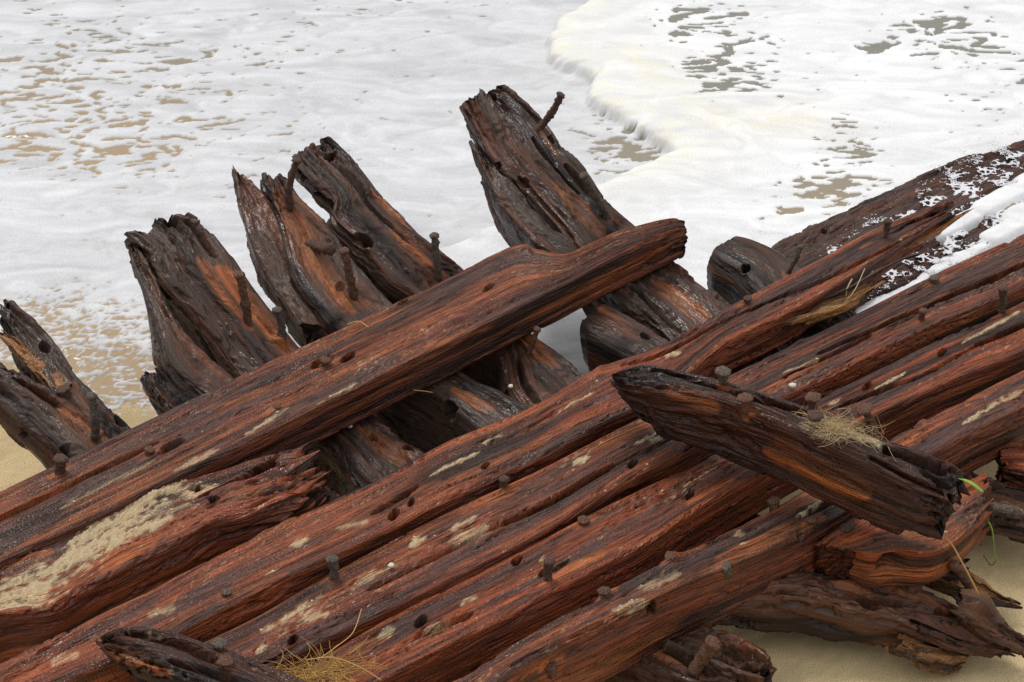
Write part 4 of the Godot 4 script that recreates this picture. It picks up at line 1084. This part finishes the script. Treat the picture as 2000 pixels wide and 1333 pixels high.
	timber(t, "timber", [[Vector3(-0.790, 0.400, 1.421), Vector3(-0.763, 0.400, 1.595), 0.100], [Vector3(-0.687, 0.400, 1.343), Vector3(-0.664, 0.400, 1.522), 0.100], [Vector3(-0.582, 0.400, 1.264), Vector3(-0.562, 0.400, 1.446), 0.100], [Vector3(-0.419, 0.400, 1.113), Vector3(-0.402, 0.400, 1.328), 0.100], [Vector3(-0.289, 0.400, 0.999), Vector3(-0.277, 0.400, 1.237), 0.100], [Vector3(-0.125, 0.400, 0.867), Vector3(-0.119, 0.400, 1.120), 0.100], [Vector3(0.082, 0.400, 0.713), Vector3(0.079, 0.400, 0.962), 0.100], [Vector3(0.276, 0.400, 0.546), Vector3(0.265, 0.400, 0.785), 0.100], [Vector3(0.490, 0.400, 0.379), Vector3(0.471, 0.400, 0.619), 0.100], [Vector3(0.727, 0.400, 0.197), Vector3(0.700, 0.400, 0.427), 0.100], [Vector3(0.993, 0.400, -0.013), Vector3(0.956, 0.400, 0.233), 0.100], [Vector3(1.233, 0.400, -0.206), Vector3(1.184, 0.400, 0.061), 0.100], [Vector3(1.394, 0.400, -0.328), Vector3(1.335, 0.400, -0.036), 0.100], [Vector3(1.535, 0.400, -0.432), Vector3(1.471, 0.400, -0.139), 0.100], [Vector3(1.823, 0.400, -0.661), Vector3(1.743, 0.400, -0.342), 0.100]], "plank", {"holes": [[2.484, 0.787, 0.014, 0.04], [7.898, 1.001, 0.012, 0.03], [7.188, 0.768, 0.014, 0.02]], "sand": [[2.076, 0.327, 2.855, 0.312, 0.014, 0.9], [4.288, 0.223, 4.512, 0.221, 0.022, 0.9], [2.000, 0.671, 2.148, 0.645, 0.012, 0.9], [4.866, 0.293, 5.191, 0.285, 0.012, 0.7], [6.379, 0.195, 6.590, 0.257, 0.014, 0.9], [7.208, 0.470, 7.605, 0.422, 0.012, 0.8], [7.407, 0.533, 7.670, 0.604, 0.014, 0.8], [2.596, 0.510, 2.926, 0.643, 0.02, 0.6], [3.433, 0.410, 4.134, 0.414, 0.02, 0.55], [4.866, 0.407, 5.312, 0.586, 0.03, 0.5], [9.061, 0.501, 9.469, 0.567, 0.008, 0.7], [7.908, -0.374, 8.104, -0.374, 0.01, 0.6]], "cracks": [[3.622, 0.568, 5.496, 0.593, 0.01, 0.02], [5.496, 0.593, 6.939, 0.637, 0.013, 0.07], [6.939, 0.637, 7.800, 0.694, 0.005, 0.02], [9.469, 0.462, 11.000, 0.587, 0.009, 0.04], [11.000, 0.587, 13.384, 0.620, 0.013, 0.06], [9.061, 0.605, 10.077, 0.604, 0.008, 0.05]], "rust": [[5.000, 0.098, 5.608, 0.146, 0.04], [6.590, 0.126, 7.800, 0.231, 0.03], [8.122, -0.317, 8.691, -0.204, 0.03], [2.849, 0.071, 3.205, 0.117, 0.024], [5.402, 0.010, 5.674, 0.017, 0.024], [10.797, 0.128, 11.193, 0.150, 0.024], [10.634, 0.803, 10.992, 0.820, 0.024]], "bumps": [[5.372, 0.470, 0.05, 0.01], [9.238, -0.066, 0.025, 0.016], [9.764, 0.403, 0.02, 0.004]], "r": 0.009, "rough": 1.1, "seed": 77})
	spike(t, Vector3(-0.418, 0.400, 1.133), Vector3(-0.416, 0.462, 1.133), 0.011, 1.3)
	spike(t, Vector3(-0.019, 0.400, 0.792), Vector3(-0.019, 0.429, 0.792), 0.01, 1.3)
	spike(t, Vector3(1.218, 0.400, -0.163), Vector3(1.215, 0.414, -0.163), 0.011, 1.3)
	spike(t, Vector3(1.149, 0.400, 0.043), Vector3(1.145, 0.436, 0.043), 0.01, 1.3)
	t = thing("deck_plank", "plank directly above the nearest plank, a headed spike beside its rust patch", "plank", "planks fastened across the ribs", Vector3(0.440, 0.000, 0.780))
	timber(t, "timber", [[Vector3(-0.494, 0.380, 1.464), Vector3(-0.477, 0.380, 1.638), 0.140], [Vector3(-0.408, 0.380, 1.360), Vector3(-0.394, 0.380, 1.540), 0.140], [Vector3(-0.277, 0.380, 1.244), Vector3(-0.267, 0.380, 1.435), 0.140], [Vector3(-0.120, 0.380, 1.120), Vector3(-0.115, 0.380, 1.318), 0.140], [Vector3(0.038, 0.380, 0.996), Vector3(0.037, 0.380, 1.208), 0.140], [Vector3(0.188, 0.380, 0.876), Vector3(0.181, 0.380, 1.092), 0.140], [Vector3(0.338, 0.380, 0.765), Vector3(0.325, 0.380, 0.984), 0.140], [Vector3(0.450, 0.380, 0.679), Vector3(0.436, 0.380, 0.873), 0.140], [Vector3(0.593, 0.380, 0.575), Vector3(0.575, 0.380, 0.756), 0.140], [Vector3(0.759, 0.380, 0.430), Vector3(0.735, 0.380, 0.630), 0.130], [Vector3(0.964, 0.380, 0.274), Vector3(0.932, 0.380, 0.482), 0.130], [Vector3(1.123, 0.380, 0.154), Vector3(1.085, 0.380, 0.372), 0.130], [Vector3(1.285, 0.380, 0.039), Vector3(1.240, 0.380, 0.269), 0.130], [Vector3(1.463, 0.380, -0.090), Vector3(1.407, 0.380, 0.164), 0.130], [Vector3(1.736, 0.380, -0.301), Vector3(1.668, 0.380, -0.032), 0.130]], "plank", {"holes": [[2.437, 0.388, 0.016, 0.05], [3.834, 0.158, 0.014, 0.03], [7.000, 0.575, 0.013, 0.03], [9.983, 0.288, 0.013, 0.04], [11.447, 0.329, 0.014, 0.04], [4.236, 0.600, 0.01, 0.02]], "sand": [[6.853, 0.373, 7.528, 0.321, 0.006, 0.9], [5.854, 0.971, 6.222, 1.031, 0.006, 0.8], [10.115, 0.428, 10.720, 0.399, 0.008, 0.9], [11.841, 0.309, 12.920, 0.198, 0.012, 0.8], [4.195, 0.361, 4.277, 0.365, 0.012, 0.8], [3.000, 0.419, 3.224, 0.464, 0.015, 0.6], [1.820, 0.216, 2.054, 0.272, 0.02, 0.6], [2.494, 0.547, 3.000, 0.726, 0.012, 0.6], [9.422, 0.270, 9.564, 0.268, 0.012, 0.8]], "cracks": [[2.350, 0.588, 3.150, 0.683, 0.01, 0.025], [4.403, 0.650, 4.658, 0.619, 0.008, 0.02], [9.564, 0.437, 11.030, 0.634, 0.01, 0.04], [11.030, 0.634, 12.040, 0.516, 0.008, 0.04], [12.040, 0.516, 13.486, 0.519, 0.012, 0.06], [5.762, 0.264, 6.407, 0.371, 0.005, 0.012], [1.977, -0.321, 2.708, -0.217, 0.004, 0.01]], "rust": [[4.487, 0.740, 5.252, 0.804, 0.03], [6.911, 0.714, 7.814, 0.819, 0.035], [0.961, 0.229, 1.977, 0.313, 0.03], [4.178, 0.755, 4.564, 0.799, 0.024], [4.743, 0.084, 5.135, 0.115, 0.024], [12.432, 0.012, 12.870, 0.029, 0.024]], "bumps": [[6.162, 0.359, 0.03, 0.012], [7.021, 0.587, 0.02, -0.01], [5.587, 0.268, 0.02, 0.01], [10.458, -0.178, 0.03, -0.012]], "r": 0.010, "seed": 78})
	spike(t, Vector3(0.087, 0.380, 1.119), Vector3(0.087, 0.443, 1.119), 0.011, 1.3)
	spike(t, Vector3(0.174, 0.380, 0.906), Vector3(0.174, 0.390, 0.906), 0.012, 1.3)
	spike(t, Vector3(1.389, 0.380, -0.032), Vector3(1.382, 0.462, -0.032), 0.011, 1.3)
	t = thing("deck_plank", "nearest long plank over the bare sand, with flat bolt heads and a broad ridged side", "plank", "planks fastened across the ribs", Vector3(0.710, 0.000, 0.850))
	timber(t, "timber", [[Vector3(-0.327, 0.360, 1.585), Vector3(-0.282, 0.360, 1.641), 0.190], [Vector3(-0.160, 0.360, 1.453), Vector3(-0.111, 0.360, 1.515), 0.190], [Vector3(0.022, 0.360, 1.294), Vector3(0.040, 0.360, 1.368), 0.190], [Vector3(0.157, 0.360, 1.181), Vector3(0.193, 0.360, 1.260), 0.190], [Vector3(0.366, 0.360, 1.022), Vector3(0.397, 0.360, 1.112), 0.190], [Vector3(0.554, 0.360, 0.892), Vector3(0.602, 0.360, 0.994), 0.180], [Vector3(0.678, 0.360, 0.799), Vector3(0.736, 0.360, 0.909), 0.170], [Vector3(0.835, 0.360, 0.668), Vector3(0.878, 0.360, 0.792), 0.160], [Vector3(0.994, 0.360, 0.529), Vector3(1.045, 0.360, 0.640), 0.150], [Vector3(1.174, 0.360, 0.390), Vector3(1.219, 0.360, 0.500), 0.150], [Vector3(1.401, 0.360, 0.221), Vector3(1.438, 0.360, 0.348), 0.150], [Vector3(1.660, 0.360, 0.029), Vector3(1.693, 0.360, 0.162), 0.150]], "plank", {"holes": [[3.665, 1.173, 0.01, 0.03], [5.745, 0.985, 0.012, 0.03]], "sand": [[4.828, 0.191, 5.005, 0.253, 0.01, 0.9], [4.818, 0.562, 4.975, 0.543, 0.006, 0.9], [5.930, 0.510, 6.492, 0.460, 0.007, 0.9], [8.874, 0.670, 9.529, 0.532, 0.01, 0.9], [3.282, 0.721, 3.584, 1.030, 0.02, 0.5], [3.614, 0.506, 4.066, 0.656, 0.02, 0.4], [9.384, 0.536, 9.812, 0.524, 0.012, 0.6]], "cracks": [[1.766, 0.780, 3.110, 0.947, 0.005, 0.015], [5.964, 0.540, 7.124, 0.725, 0.006, 0.02], [4.506, 0.081, 5.214, 0.303, 0.006, 0.015]], "rust": [[4.495, 0.654, 5.223, 0.683, 0.03], [5.674, -0.074, 6.686, 0.243, 0.05], [4.010, -0.042, 4.506, 0.081, 0.02], [3.173, 0.057, 3.430, 0.126, 0.024], [3.928, 0.053, 4.215, 0.090, 0.024], [4.407, 1.046, 4.684, 1.025, 0.024], [5.577, -0.077, 6.057, -0.018, 0.024], [5.865, 0.794, 6.298, 0.847, 0.024], [2.158, 1.292, 2.531, 1.316, 0.024]], "bumps": [[4.059, 0.036, 0.03, 0.014], [4.536, 1.015, 0.03, 0.006], [3.288, 0.083, 0.02, 0.008], [8.460, 0.038, 0.02, 0.01]], "r": 0.010, "grain": 2.0, "rough": 1.1, "seed": 79})
	spike(t, Vector3(0.215, 0.360, 1.145), Vector3(0.215, 0.373, 1.145), 0.012, 1.3)
	spike(t, Vector3(0.379, 0.360, 1.020), Vector3(0.378, 0.373, 1.020), 0.012, 1.3)
	spike(t, Vector3(0.509, 0.354, 1.046), Vector3(0.506, 0.363, 1.046), 0.012, 1.3)
	spike(t, Vector3(0.649, 0.360, 0.812), Vector3(0.646, 0.375, 0.812), 0.012, 1.3)
	spike(t, Vector3(0.733, 0.360, 0.882), Vector3(0.732, 0.370, 0.882), 0.01, 1.3)
	spike(t, Vector3(0.087, 0.302, 1.332), Vector3(0.086, 0.313, 1.332), 0.012, 1.3)
	t = thing("covered_rib", "dark rib in shadow below the black gap, nearer the bottom edge of the picture", "ship rib", "ribs covered by the planking", Vector3(0.140, 0.000, 0.910))
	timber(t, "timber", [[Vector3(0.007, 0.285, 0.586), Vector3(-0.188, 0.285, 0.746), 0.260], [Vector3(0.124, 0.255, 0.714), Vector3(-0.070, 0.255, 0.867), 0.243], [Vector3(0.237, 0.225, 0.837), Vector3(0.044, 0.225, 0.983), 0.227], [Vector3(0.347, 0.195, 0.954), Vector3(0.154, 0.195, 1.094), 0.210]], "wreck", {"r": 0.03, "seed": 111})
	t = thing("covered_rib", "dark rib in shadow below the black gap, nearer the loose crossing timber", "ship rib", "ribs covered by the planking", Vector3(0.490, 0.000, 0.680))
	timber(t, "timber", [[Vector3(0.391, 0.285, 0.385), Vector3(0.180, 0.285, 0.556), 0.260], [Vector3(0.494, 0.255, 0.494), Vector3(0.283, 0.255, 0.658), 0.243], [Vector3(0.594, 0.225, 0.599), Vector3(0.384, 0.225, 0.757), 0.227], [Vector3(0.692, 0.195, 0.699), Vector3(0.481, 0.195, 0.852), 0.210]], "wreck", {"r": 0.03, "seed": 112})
	t = thing("broken_plank", "short bright orange plank end, broken off jagged beside the nearest long plank", "plank", "", Vector3(0.990, 0.000, 0.870))
	timber(t, "timber", [[Vector3(0.733, 0.330, 0.928), Vector3(0.829, 0.330, 0.958), 0.120], [Vector3(0.779, 0.335, 0.881), Vector3(0.872, 0.335, 0.972), 0.120], [Vector3(0.863, 0.340, 0.818), Vector3(0.941, 0.340, 0.965), 0.120], [Vector3(0.961, 0.340, 0.767), Vector3(1.027, 0.340, 0.965), 0.110], [Vector3(1.098, 0.340, 0.716), Vector3(1.123, 0.340, 0.887), 0.100], [Vector3(1.208, 0.340, 0.652), Vector3(1.206, 0.340, 0.787), 0.100]], "orange", {"rust": [[2.492, 0.596, 3.794, 0.950, 0.06], [0.668, 0.407, 1.594, 0.570, 0.03], [1.284, 0.196, 1.212, 0.457, 0.026]], "bumps": [[1.705, 1.320, 0.04, -0.035]], "r": 0.010, "jag0": 0.012, "jag1": 0.05, "rough": 0.4, "grain": 0.6, "cap": 0.016, "seed": 81})
	spike(t, Vector3(0.823, 0.337, 0.882), Vector3(0.821, 0.345, 0.882), 0.013, 1.3)
	t = thing("bottom_frame", "large frame end splintered into pointed shards over the bare sand at lower right", "ship rib", "", Vector3(0.980, 0.000, 0.990))
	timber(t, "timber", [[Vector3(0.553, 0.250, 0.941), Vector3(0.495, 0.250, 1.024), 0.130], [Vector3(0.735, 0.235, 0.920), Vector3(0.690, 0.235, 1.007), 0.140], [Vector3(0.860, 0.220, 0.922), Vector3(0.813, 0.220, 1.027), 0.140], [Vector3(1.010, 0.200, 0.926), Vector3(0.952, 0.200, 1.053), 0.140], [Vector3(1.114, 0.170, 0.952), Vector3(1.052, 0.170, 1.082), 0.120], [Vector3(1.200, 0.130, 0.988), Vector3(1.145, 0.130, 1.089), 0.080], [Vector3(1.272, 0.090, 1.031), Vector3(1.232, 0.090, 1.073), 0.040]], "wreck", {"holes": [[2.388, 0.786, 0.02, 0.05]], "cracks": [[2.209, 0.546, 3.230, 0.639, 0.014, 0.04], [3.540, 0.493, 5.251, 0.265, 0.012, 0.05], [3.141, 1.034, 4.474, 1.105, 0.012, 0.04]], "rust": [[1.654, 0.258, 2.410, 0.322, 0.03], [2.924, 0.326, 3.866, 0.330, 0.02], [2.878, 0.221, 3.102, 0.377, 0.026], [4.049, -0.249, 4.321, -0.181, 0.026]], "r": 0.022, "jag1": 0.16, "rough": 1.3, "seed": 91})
	spike(t, Vector3(0.987, 0.202, 0.947), Vector3(1.012, 0.263, 0.947), 0.018, 1.3)
	spike(t, Vector3(1.140, 0.167, 0.917), Vector3(1.077, 0.284, 0.947), 0.013, 1)
	timber(t, "shard", [[Vector3(0.925, 0.160, 1.067), Vector3(0.916, 0.160, 1.085), 0.040], [Vector3(0.998, 0.130, 1.062), Vector3(0.972, 0.130, 1.103), 0.050], [Vector3(1.077, 0.100, 1.060), Vector3(1.049, 0.100, 1.107), 0.050], [Vector3(1.126, 0.085, 1.062), Vector3(1.103, 0.085, 1.095), 0.040]], "pale", {"r": 0.015, "jag0": 0.04, "jag1": 0.01, "seed": 92})
	timber(t, "shard", [[Vector3(1.077, 0.220, 0.977), Vector3(1.054, 0.220, 1.033), 0.040], [Vector3(1.158, 0.215, 0.984), Vector3(1.099, 0.215, 1.064), 0.060], [Vector3(1.202, 0.170, 1.014), Vector3(1.153, 0.170, 1.069), 0.050], [Vector3(1.287, 0.120, 1.060), Vector3(1.259, 0.120, 1.100), 0.030]], "wreck", {"r": 0.012, "jag0": 0.04, "jag1": 0.05, "seed": 93})
	timber(t, "shard", [[Vector3(0.996, 0.200, 1.023), Vector3(0.973, 0.200, 1.084), 0.050], [Vector3(1.100, 0.165, 1.027), Vector3(1.061, 0.165, 1.100), 0.060], [Vector3(1.176, 0.125, 1.047), Vector3(1.141, 0.125, 1.098), 0.050], [Vector3(1.221, 0.100, 1.060), Vector3(1.204, 0.100, 1.082), 0.020]], "wreck", {"r": 0.012, "jag0": 0.04, "jag1": 0.05, "seed": 96})
	t = thing("split_timber", "thin pointed splinter of orange timber over the sand at the right picture edge", "splinter", "", Vector3(1.240, 0.000, 0.860))
	timber(t, "timber", [[Vector3(1.099, 0.160, 0.761), Vector3(1.052, 0.160, 0.841), 0.050], [Vector3(1.174, 0.130, 0.802), Vector3(1.136, 0.130, 0.861), 0.050], [Vector3(1.250, 0.100, 0.831), Vector3(1.221, 0.100, 0.879), 0.035], [Vector3(1.305, 0.080, 0.863), Vector3(1.292, 0.080, 0.882), 0.015]], "pale", {"r": 0.006, "jag1": 0.06, "seed": 94})
	t = thing("split_timber", "small dark broken knob of timber behind the straw stem over the sand", "splinter", "", Vector3(1.110, 0.000, 0.810))
	timber(t, "timber", [[Vector3(1.066, 0.200, 0.773), Vector3(1.027, 0.200, 0.848), 0.060], [Vector3(1.135, 0.180, 0.781), Vector3(1.094, 0.180, 0.848), 0.060], [Vector3(1.183, 0.160, 0.801), Vector3(1.146, 0.160, 0.845), 0.040]], "wreck", {"r": 0.012, "jag1": 0.03, "seed": 95})
	t = thing("bottom_frame", "frame end with layered broken edges below the nearest plank at the bottom of the picture", "ship rib", "", Vector3(0.450, 0.000, 1.170))
	timber(t, "timber", [[Vector3(0.301, 0.200, 0.982), Vector3(0.197, 0.200, 1.093), 0.150], [Vector3(0.409, 0.200, 1.047), Vector3(0.291, 0.200, 1.172), 0.150], [Vector3(0.516, 0.200, 1.103), Vector3(0.384, 0.200, 1.233), 0.150], [Vector3(0.585, 0.195, 1.148), Vector3(0.469, 0.195, 1.287), 0.140], [Vector3(0.629, 0.190, 1.192), Vector3(0.545, 0.190, 1.311), 0.120]], "wreck", {"cracks": [[2.049, 0.443, 3.887, 0.286, 0.012, 0.05], [1.311, 0.633, 2.987, 0.701, 0.01, 0.03]], "rust": [[1.158, 0.707, 2.216, 0.768, 0.03], [2.047, 0.036, 3.262, 0.038, 0.02], [2.242, 0.808, 2.562, 0.865, 0.026]], "r": 0.016, "jag1": 0.05, "rough": 1.4, "seed": 97})
	spike(t, Vector3(0.435, 0.199, 1.218), Vector3(0.472, 0.280, 1.218), 0.016, 1.3)
	t = thing("bottom_frame", "low dark timber on the sand under the planking at the right edge", "timber", "", Vector3(1.300, 0.000, 0.580))
	timber(t, "timber", [[Vector3(1.174, 0.200, 0.405), Vector3(1.175, 0.200, 0.613), 0.080], [Vector3(1.240, 0.200, 0.454), Vector3(1.221, 0.200, 0.651), 0.080], [Vector3(1.309, 0.200, 0.483), Vector3(1.296, 0.200, 0.670), 0.080], [Vector3(1.433, 0.200, 0.538), Vector3(1.428, 0.200, 0.728), 0.080]], "wreck", {"cracks": [[0.818, 0.354, 2.747, 0.342, 0.014, 0.05], [0.706, 0.706, 2.656, 0.707, 0.012, 0.04]], "rust": [[0.684, 0.975, 1.066, 1.153, 0.026]], "r": 0.012, "jag0": 0.03, "rough": 2.0, "seed": 98})
	spike(t, Vector3(1.209, 0.200, 0.630), Vector3(1.304, 0.224, 0.680), 0.016, 1)
	t = thing("bottom_frame", "rust-red timber scrap in the shadow under the planking at the right edge", "timber", "", Vector3(1.360, 0.000, 0.480))
	timber(t, "timber", [[Vector3(1.278, 0.240, 0.407), Vector3(1.284, 0.240, 0.513), 0.080], [Vector3(1.359, 0.250, 0.407), Vector3(1.356, 0.250, 0.548), 0.080], [Vector3(1.473, 0.250, 0.448), Vector3(1.455, 0.250, 0.580), 0.080]], "orange", {"r": 0.015, "jag0": 0.03, "rough": 1.8, "seed": 99})
	t = thing("cross_timber", "loose dark timber lying across the planks with headed spikes and grass caught on it", "timber", "", Vector3(0.710, 0.000, 0.790))
	timber(t, "timber", [[Vector3(0.263, 0.530, 0.473), Vector3(0.241, 0.530, 0.519), 0.090], [Vector3(0.293, 0.570, 0.512), Vector3(0.263, 0.570, 0.598), 0.120], [Vector3(0.346, 0.605, 0.549), Vector3(0.331, 0.605, 0.660), 0.155], [Vector3(0.485, 0.615, 0.613), Vector3(0.470, 0.615, 0.705), 0.180], [Vector3(0.605, 0.615, 0.672), Vector3(0.580, 0.615, 0.758), 0.190], [Vector3(0.730, 0.610, 0.749), Vector3(0.696, 0.610, 0.837), 0.190], [Vector3(0.819, 0.605, 0.813), Vector3(0.776, 0.605, 0.899), 0.190], [Vector3(0.909, 0.600, 0.864), Vector3(0.858, 0.600, 0.958), 0.190], [Vector3(0.988, 0.590, 0.895), Vector3(0.940, 0.590, 1.013), 0.180], [Vector3(1.063, 0.575, 0.939), Vector3(1.006, 0.575, 1.051), 0.170], [Vector3(1.090, 0.565, 0.962), Vector3(1.038, 0.565, 1.076), 0.150]], "cross", {"sand": [[5.118, 0.354, 6.809, 0.331, 0.035, 0.8], [4.894, 0.910, 5.923, 0.777, 0.015, 0.5]], "cracks": [[2.099, 0.264, 3.549, 0.605, 0.01, 0.035], [3.549, 0.605, 5.105, 0.294, 0.014, 0.045], [6.855, 0.456, 9.470, 0.217, 0.014, 0.04], [7.583, 0.989, 9.576, 1.016, 0.012, 0.04], [6.779, 0.943, 8.622, 1.004, 0.01, 0.03]], "rust": [[2.363, 0.958, 3.271, 1.192, 0.03], [4.412, 1.551, 6.971, 1.465, 0.03], [3.292, 0.367, 3.508, 0.631, 0.026], [3.840, 1.000, 4.042, 1.078, 0.026], [5.014, 0.132, 5.264, 0.300, 0.026], [5.175, 0.708, 5.459, 0.855, 0.026], [6.326, -0.185, 6.613, 0.003, 0.026]], "bumps": [[2.258, 0.521, 0.02, 0.008], [8.837, 0.734, 0.03, -0.02], [3.545, 1.572, 0.015, -0.008]], "r": 0.022, "jag0": 0.015, "jag1": 0.06, "grain": 2.6, "rough": 1.25, "seed": 101})
	spike(t, Vector3(0.521, 0.616, 0.658), Vector3(0.519, 0.659, 0.658), 0.011, 1.75)
	spike(t, Vector3(0.568, 0.615, 0.744), Vector3(0.565, 0.641, 0.744), 0.011, 1.8)
	spike(t, Vector3(0.732, 0.610, 0.757), Vector3(0.727, 0.653, 0.757), 0.011, 1.75)
	spike(t, Vector3(0.728, 0.609, 0.819), Vector3(0.726, 0.645, 0.819), 0.011, 1.75)
	spike(t, Vector3(0.863, 0.603, 0.811), Vector3(0.842, 0.657, 0.811), 0.011, 1.8)
	t = thing("cross_timber", "second loose dark timber lying across the planks at the bottom left, with two bolt heads", "timber", "", Vector3(-0.630, 0.000, 1.560))
	timber(t, "timber", [[Vector3(-0.909, 0.470, 1.404), Vector3(-0.906, 0.470, 1.443), 0.090], [Vector3(-0.881, 0.500, 1.414), Vector3(-0.874, 0.500, 1.497), 0.110], [Vector3(-0.832, 0.525, 1.423), Vector3(-0.818, 0.525, 1.535), 0.130], [Vector3(-0.740, 0.530, 1.440), Vector3(-0.741, 0.530, 1.570), 0.140], [Vector3(-0.624, 0.530, 1.493), Vector3(-0.639, 0.530, 1.624), 0.140], [Vector3(-0.498, 0.520, 1.550), Vector3(-0.527, 0.520, 1.681), 0.140], [Vector3(-0.342, 0.500, 1.624), Vector3(-0.375, 0.500, 1.748), 0.140], [Vector3(-0.211, 0.490, 1.695), Vector3(-0.247, 0.490, 1.816), 0.140]], "cross", {"cracks": [[1.838, 0.290, 4.011, 0.354, 0.012, 0.03], [3.169, 0.776, 4.702, 0.658, 0.012, 0.035]], "rust": [[0.859, 0.872, 3.205, 1.104, 0.03], [3.984, 0.116, 4.186, 0.214, 0.026], [4.204, 0.465, 4.413, 0.551, 0.026]], "r": 0.022, "jag0": 0.015, "grain": 1.6, "rough": 1.4, "seed": 103})
	spike(t, Vector3(-0.624, 0.530, 1.504), Vector3(-0.623, 0.540, 1.504), 0.012, 1.3)
	spike(t, Vector3(-0.604, 0.529, 1.562), Vector3(-0.603, 0.545, 1.562), 0.013, 1.3)

func build_litter() -> void:
	tuft("grass_tuft", "tangle of pale dry seagrass caught on the loose crossing timber around its spikes", Vector3(0.781, 0.625, 0.851), Vector3(0.85, -0.02, 0.5).normalized(), 0.12, 190, "pale_straw", 0.004)
	tuft("grass_tuft", "golden straw tuft lying beside the second loose timber at the bottom edge", Vector3(-0.422, 0.430, 1.487), Vector3(0.9, 0, -0.2).normalized(), 0.13, 330, "straw", 0.008)
	stem("straw_stem", "long bent yellow straw hanging from the loose crossing timber down to the splintered frame", "straw", [Vector3(0.955, 0.420, 0.936), Vector3(1.035, 0.400, 0.985), Vector3(1.073, 0.360, 1.035), Vector3(1.122, 0.270, 1.043)], 0.0022, "straw")
	stem("blade_of_grass", "broad green grass blade on the broken end of the loose crossing timber", "grass", [Vector3(1.047, 0.560, 0.961), Vector3(1.070, 0.575, 0.998), Vector3(1.100, 0.560, 1.017)], 0.0085, "green", 0.5)
	stem("blade_of_grass", "thin green grass blade at the root of the long bent straw", "grass", [Vector3(0.919, 0.430, 0.925), Vector3(0.939, 0.432, 0.951), Vector3(0.976, 0.420, 0.955)], 0.0045, "green", 0.5)
	stem("blade_of_grass", "curled green grass blade hanging above the sand at the right edge", "grass", [Vector3(1.182, 0.300, 0.774), Vector3(1.208, 0.260, 0.790), Vector3(1.225, 0.180, 0.785), Vector3(1.256, 0.100, 0.721), Vector3(1.252, 0.060, 0.693), Vector3(1.242, 0.060, 0.654)], 0.0022, "green")
	stem("straw_stem", "fine straw arching over the planks from the golden tuft", "straw", [Vector3(-0.424, 0.440, 1.453), Vector3(-0.383, 0.440, 1.407), Vector3(-0.352, 0.440, 1.363), Vector3(-0.339, 0.440, 1.287)], 0.0012, "straw")
	stem("straw_stem", "fine straw arching low to the right of the golden tuft", "straw", [Vector3(-0.445, 0.450, 1.463), Vector3(-0.388, 0.460, 1.466), Vector3(-0.328, 0.440, 1.477), Vector3(-0.283, 0.420, 1.495)], 0.0014, "straw")
	stem("straw_stem", "short straw lying on the upper edge of the long beam", "straw", [Vector3(-0.448, 0.470, 0.172), Vector3(-0.418, 0.475, 0.165), Vector3(-0.389, 0.470, 0.187)], 0.0014, "straw")
	stem("straw_stem", "pale straw hanging from the torn plank tip over the dark gap", "straw", [Vector3(1.021, 0.420, -0.196), Vector3(0.977, 0.400, -0.103), Vector3(0.937, 0.360, -0.084), Vector3(0.906, 0.320, -0.065)], 0.0013, "pale_straw")
	stem("straw_stem", "pale straw between the torn plank tip and the orange splinter", "straw", [Vector3(0.976, 0.420, -0.140), Vector3(0.960, 0.400, -0.117), Vector3(0.956, 0.360, -0.111)], 0.002, "pale_straw")
	stem("red_stem", "thin red stem leaning across the foam beside the torn plank tip", "stem", [Vector3(1.107, 0.400, -0.256), Vector3(1.141, 0.360, -0.278), Vector3(1.189, 0.280, -0.345)], 0.002, "red_stem")
	stem("straw_stem", "straw lying in the dark gap below the long beam", "straw", [Vector3(-0.275, 0.360, 0.325), Vector3(-0.240, 0.360, 0.330), Vector3(-0.213, 0.355, 0.330)], 0.0013, "straw")
	shell("small white pebble on the plank below the loose crossing timber", Vector3(0.777, 0.375, 0.817), 0.008)
	shell("white pebble at the shadowed foot of the long beam", Vector3(-0.428, 0.335, 0.453), 0.007)
	shell("pale pebble on the shaded rib in the gap under the planks", Vector3(-0.004, 0.335, 0.273), 0.007)
	shell("cream shell lying on the cracked plank near its right part", Vector3(0.742, 0.415, 0.383), 0.010)
	shell("tiny cream pebble on the cracked plank beside its sand streak", Vector3(-0.282, 0.410, 1.103), 0.008)
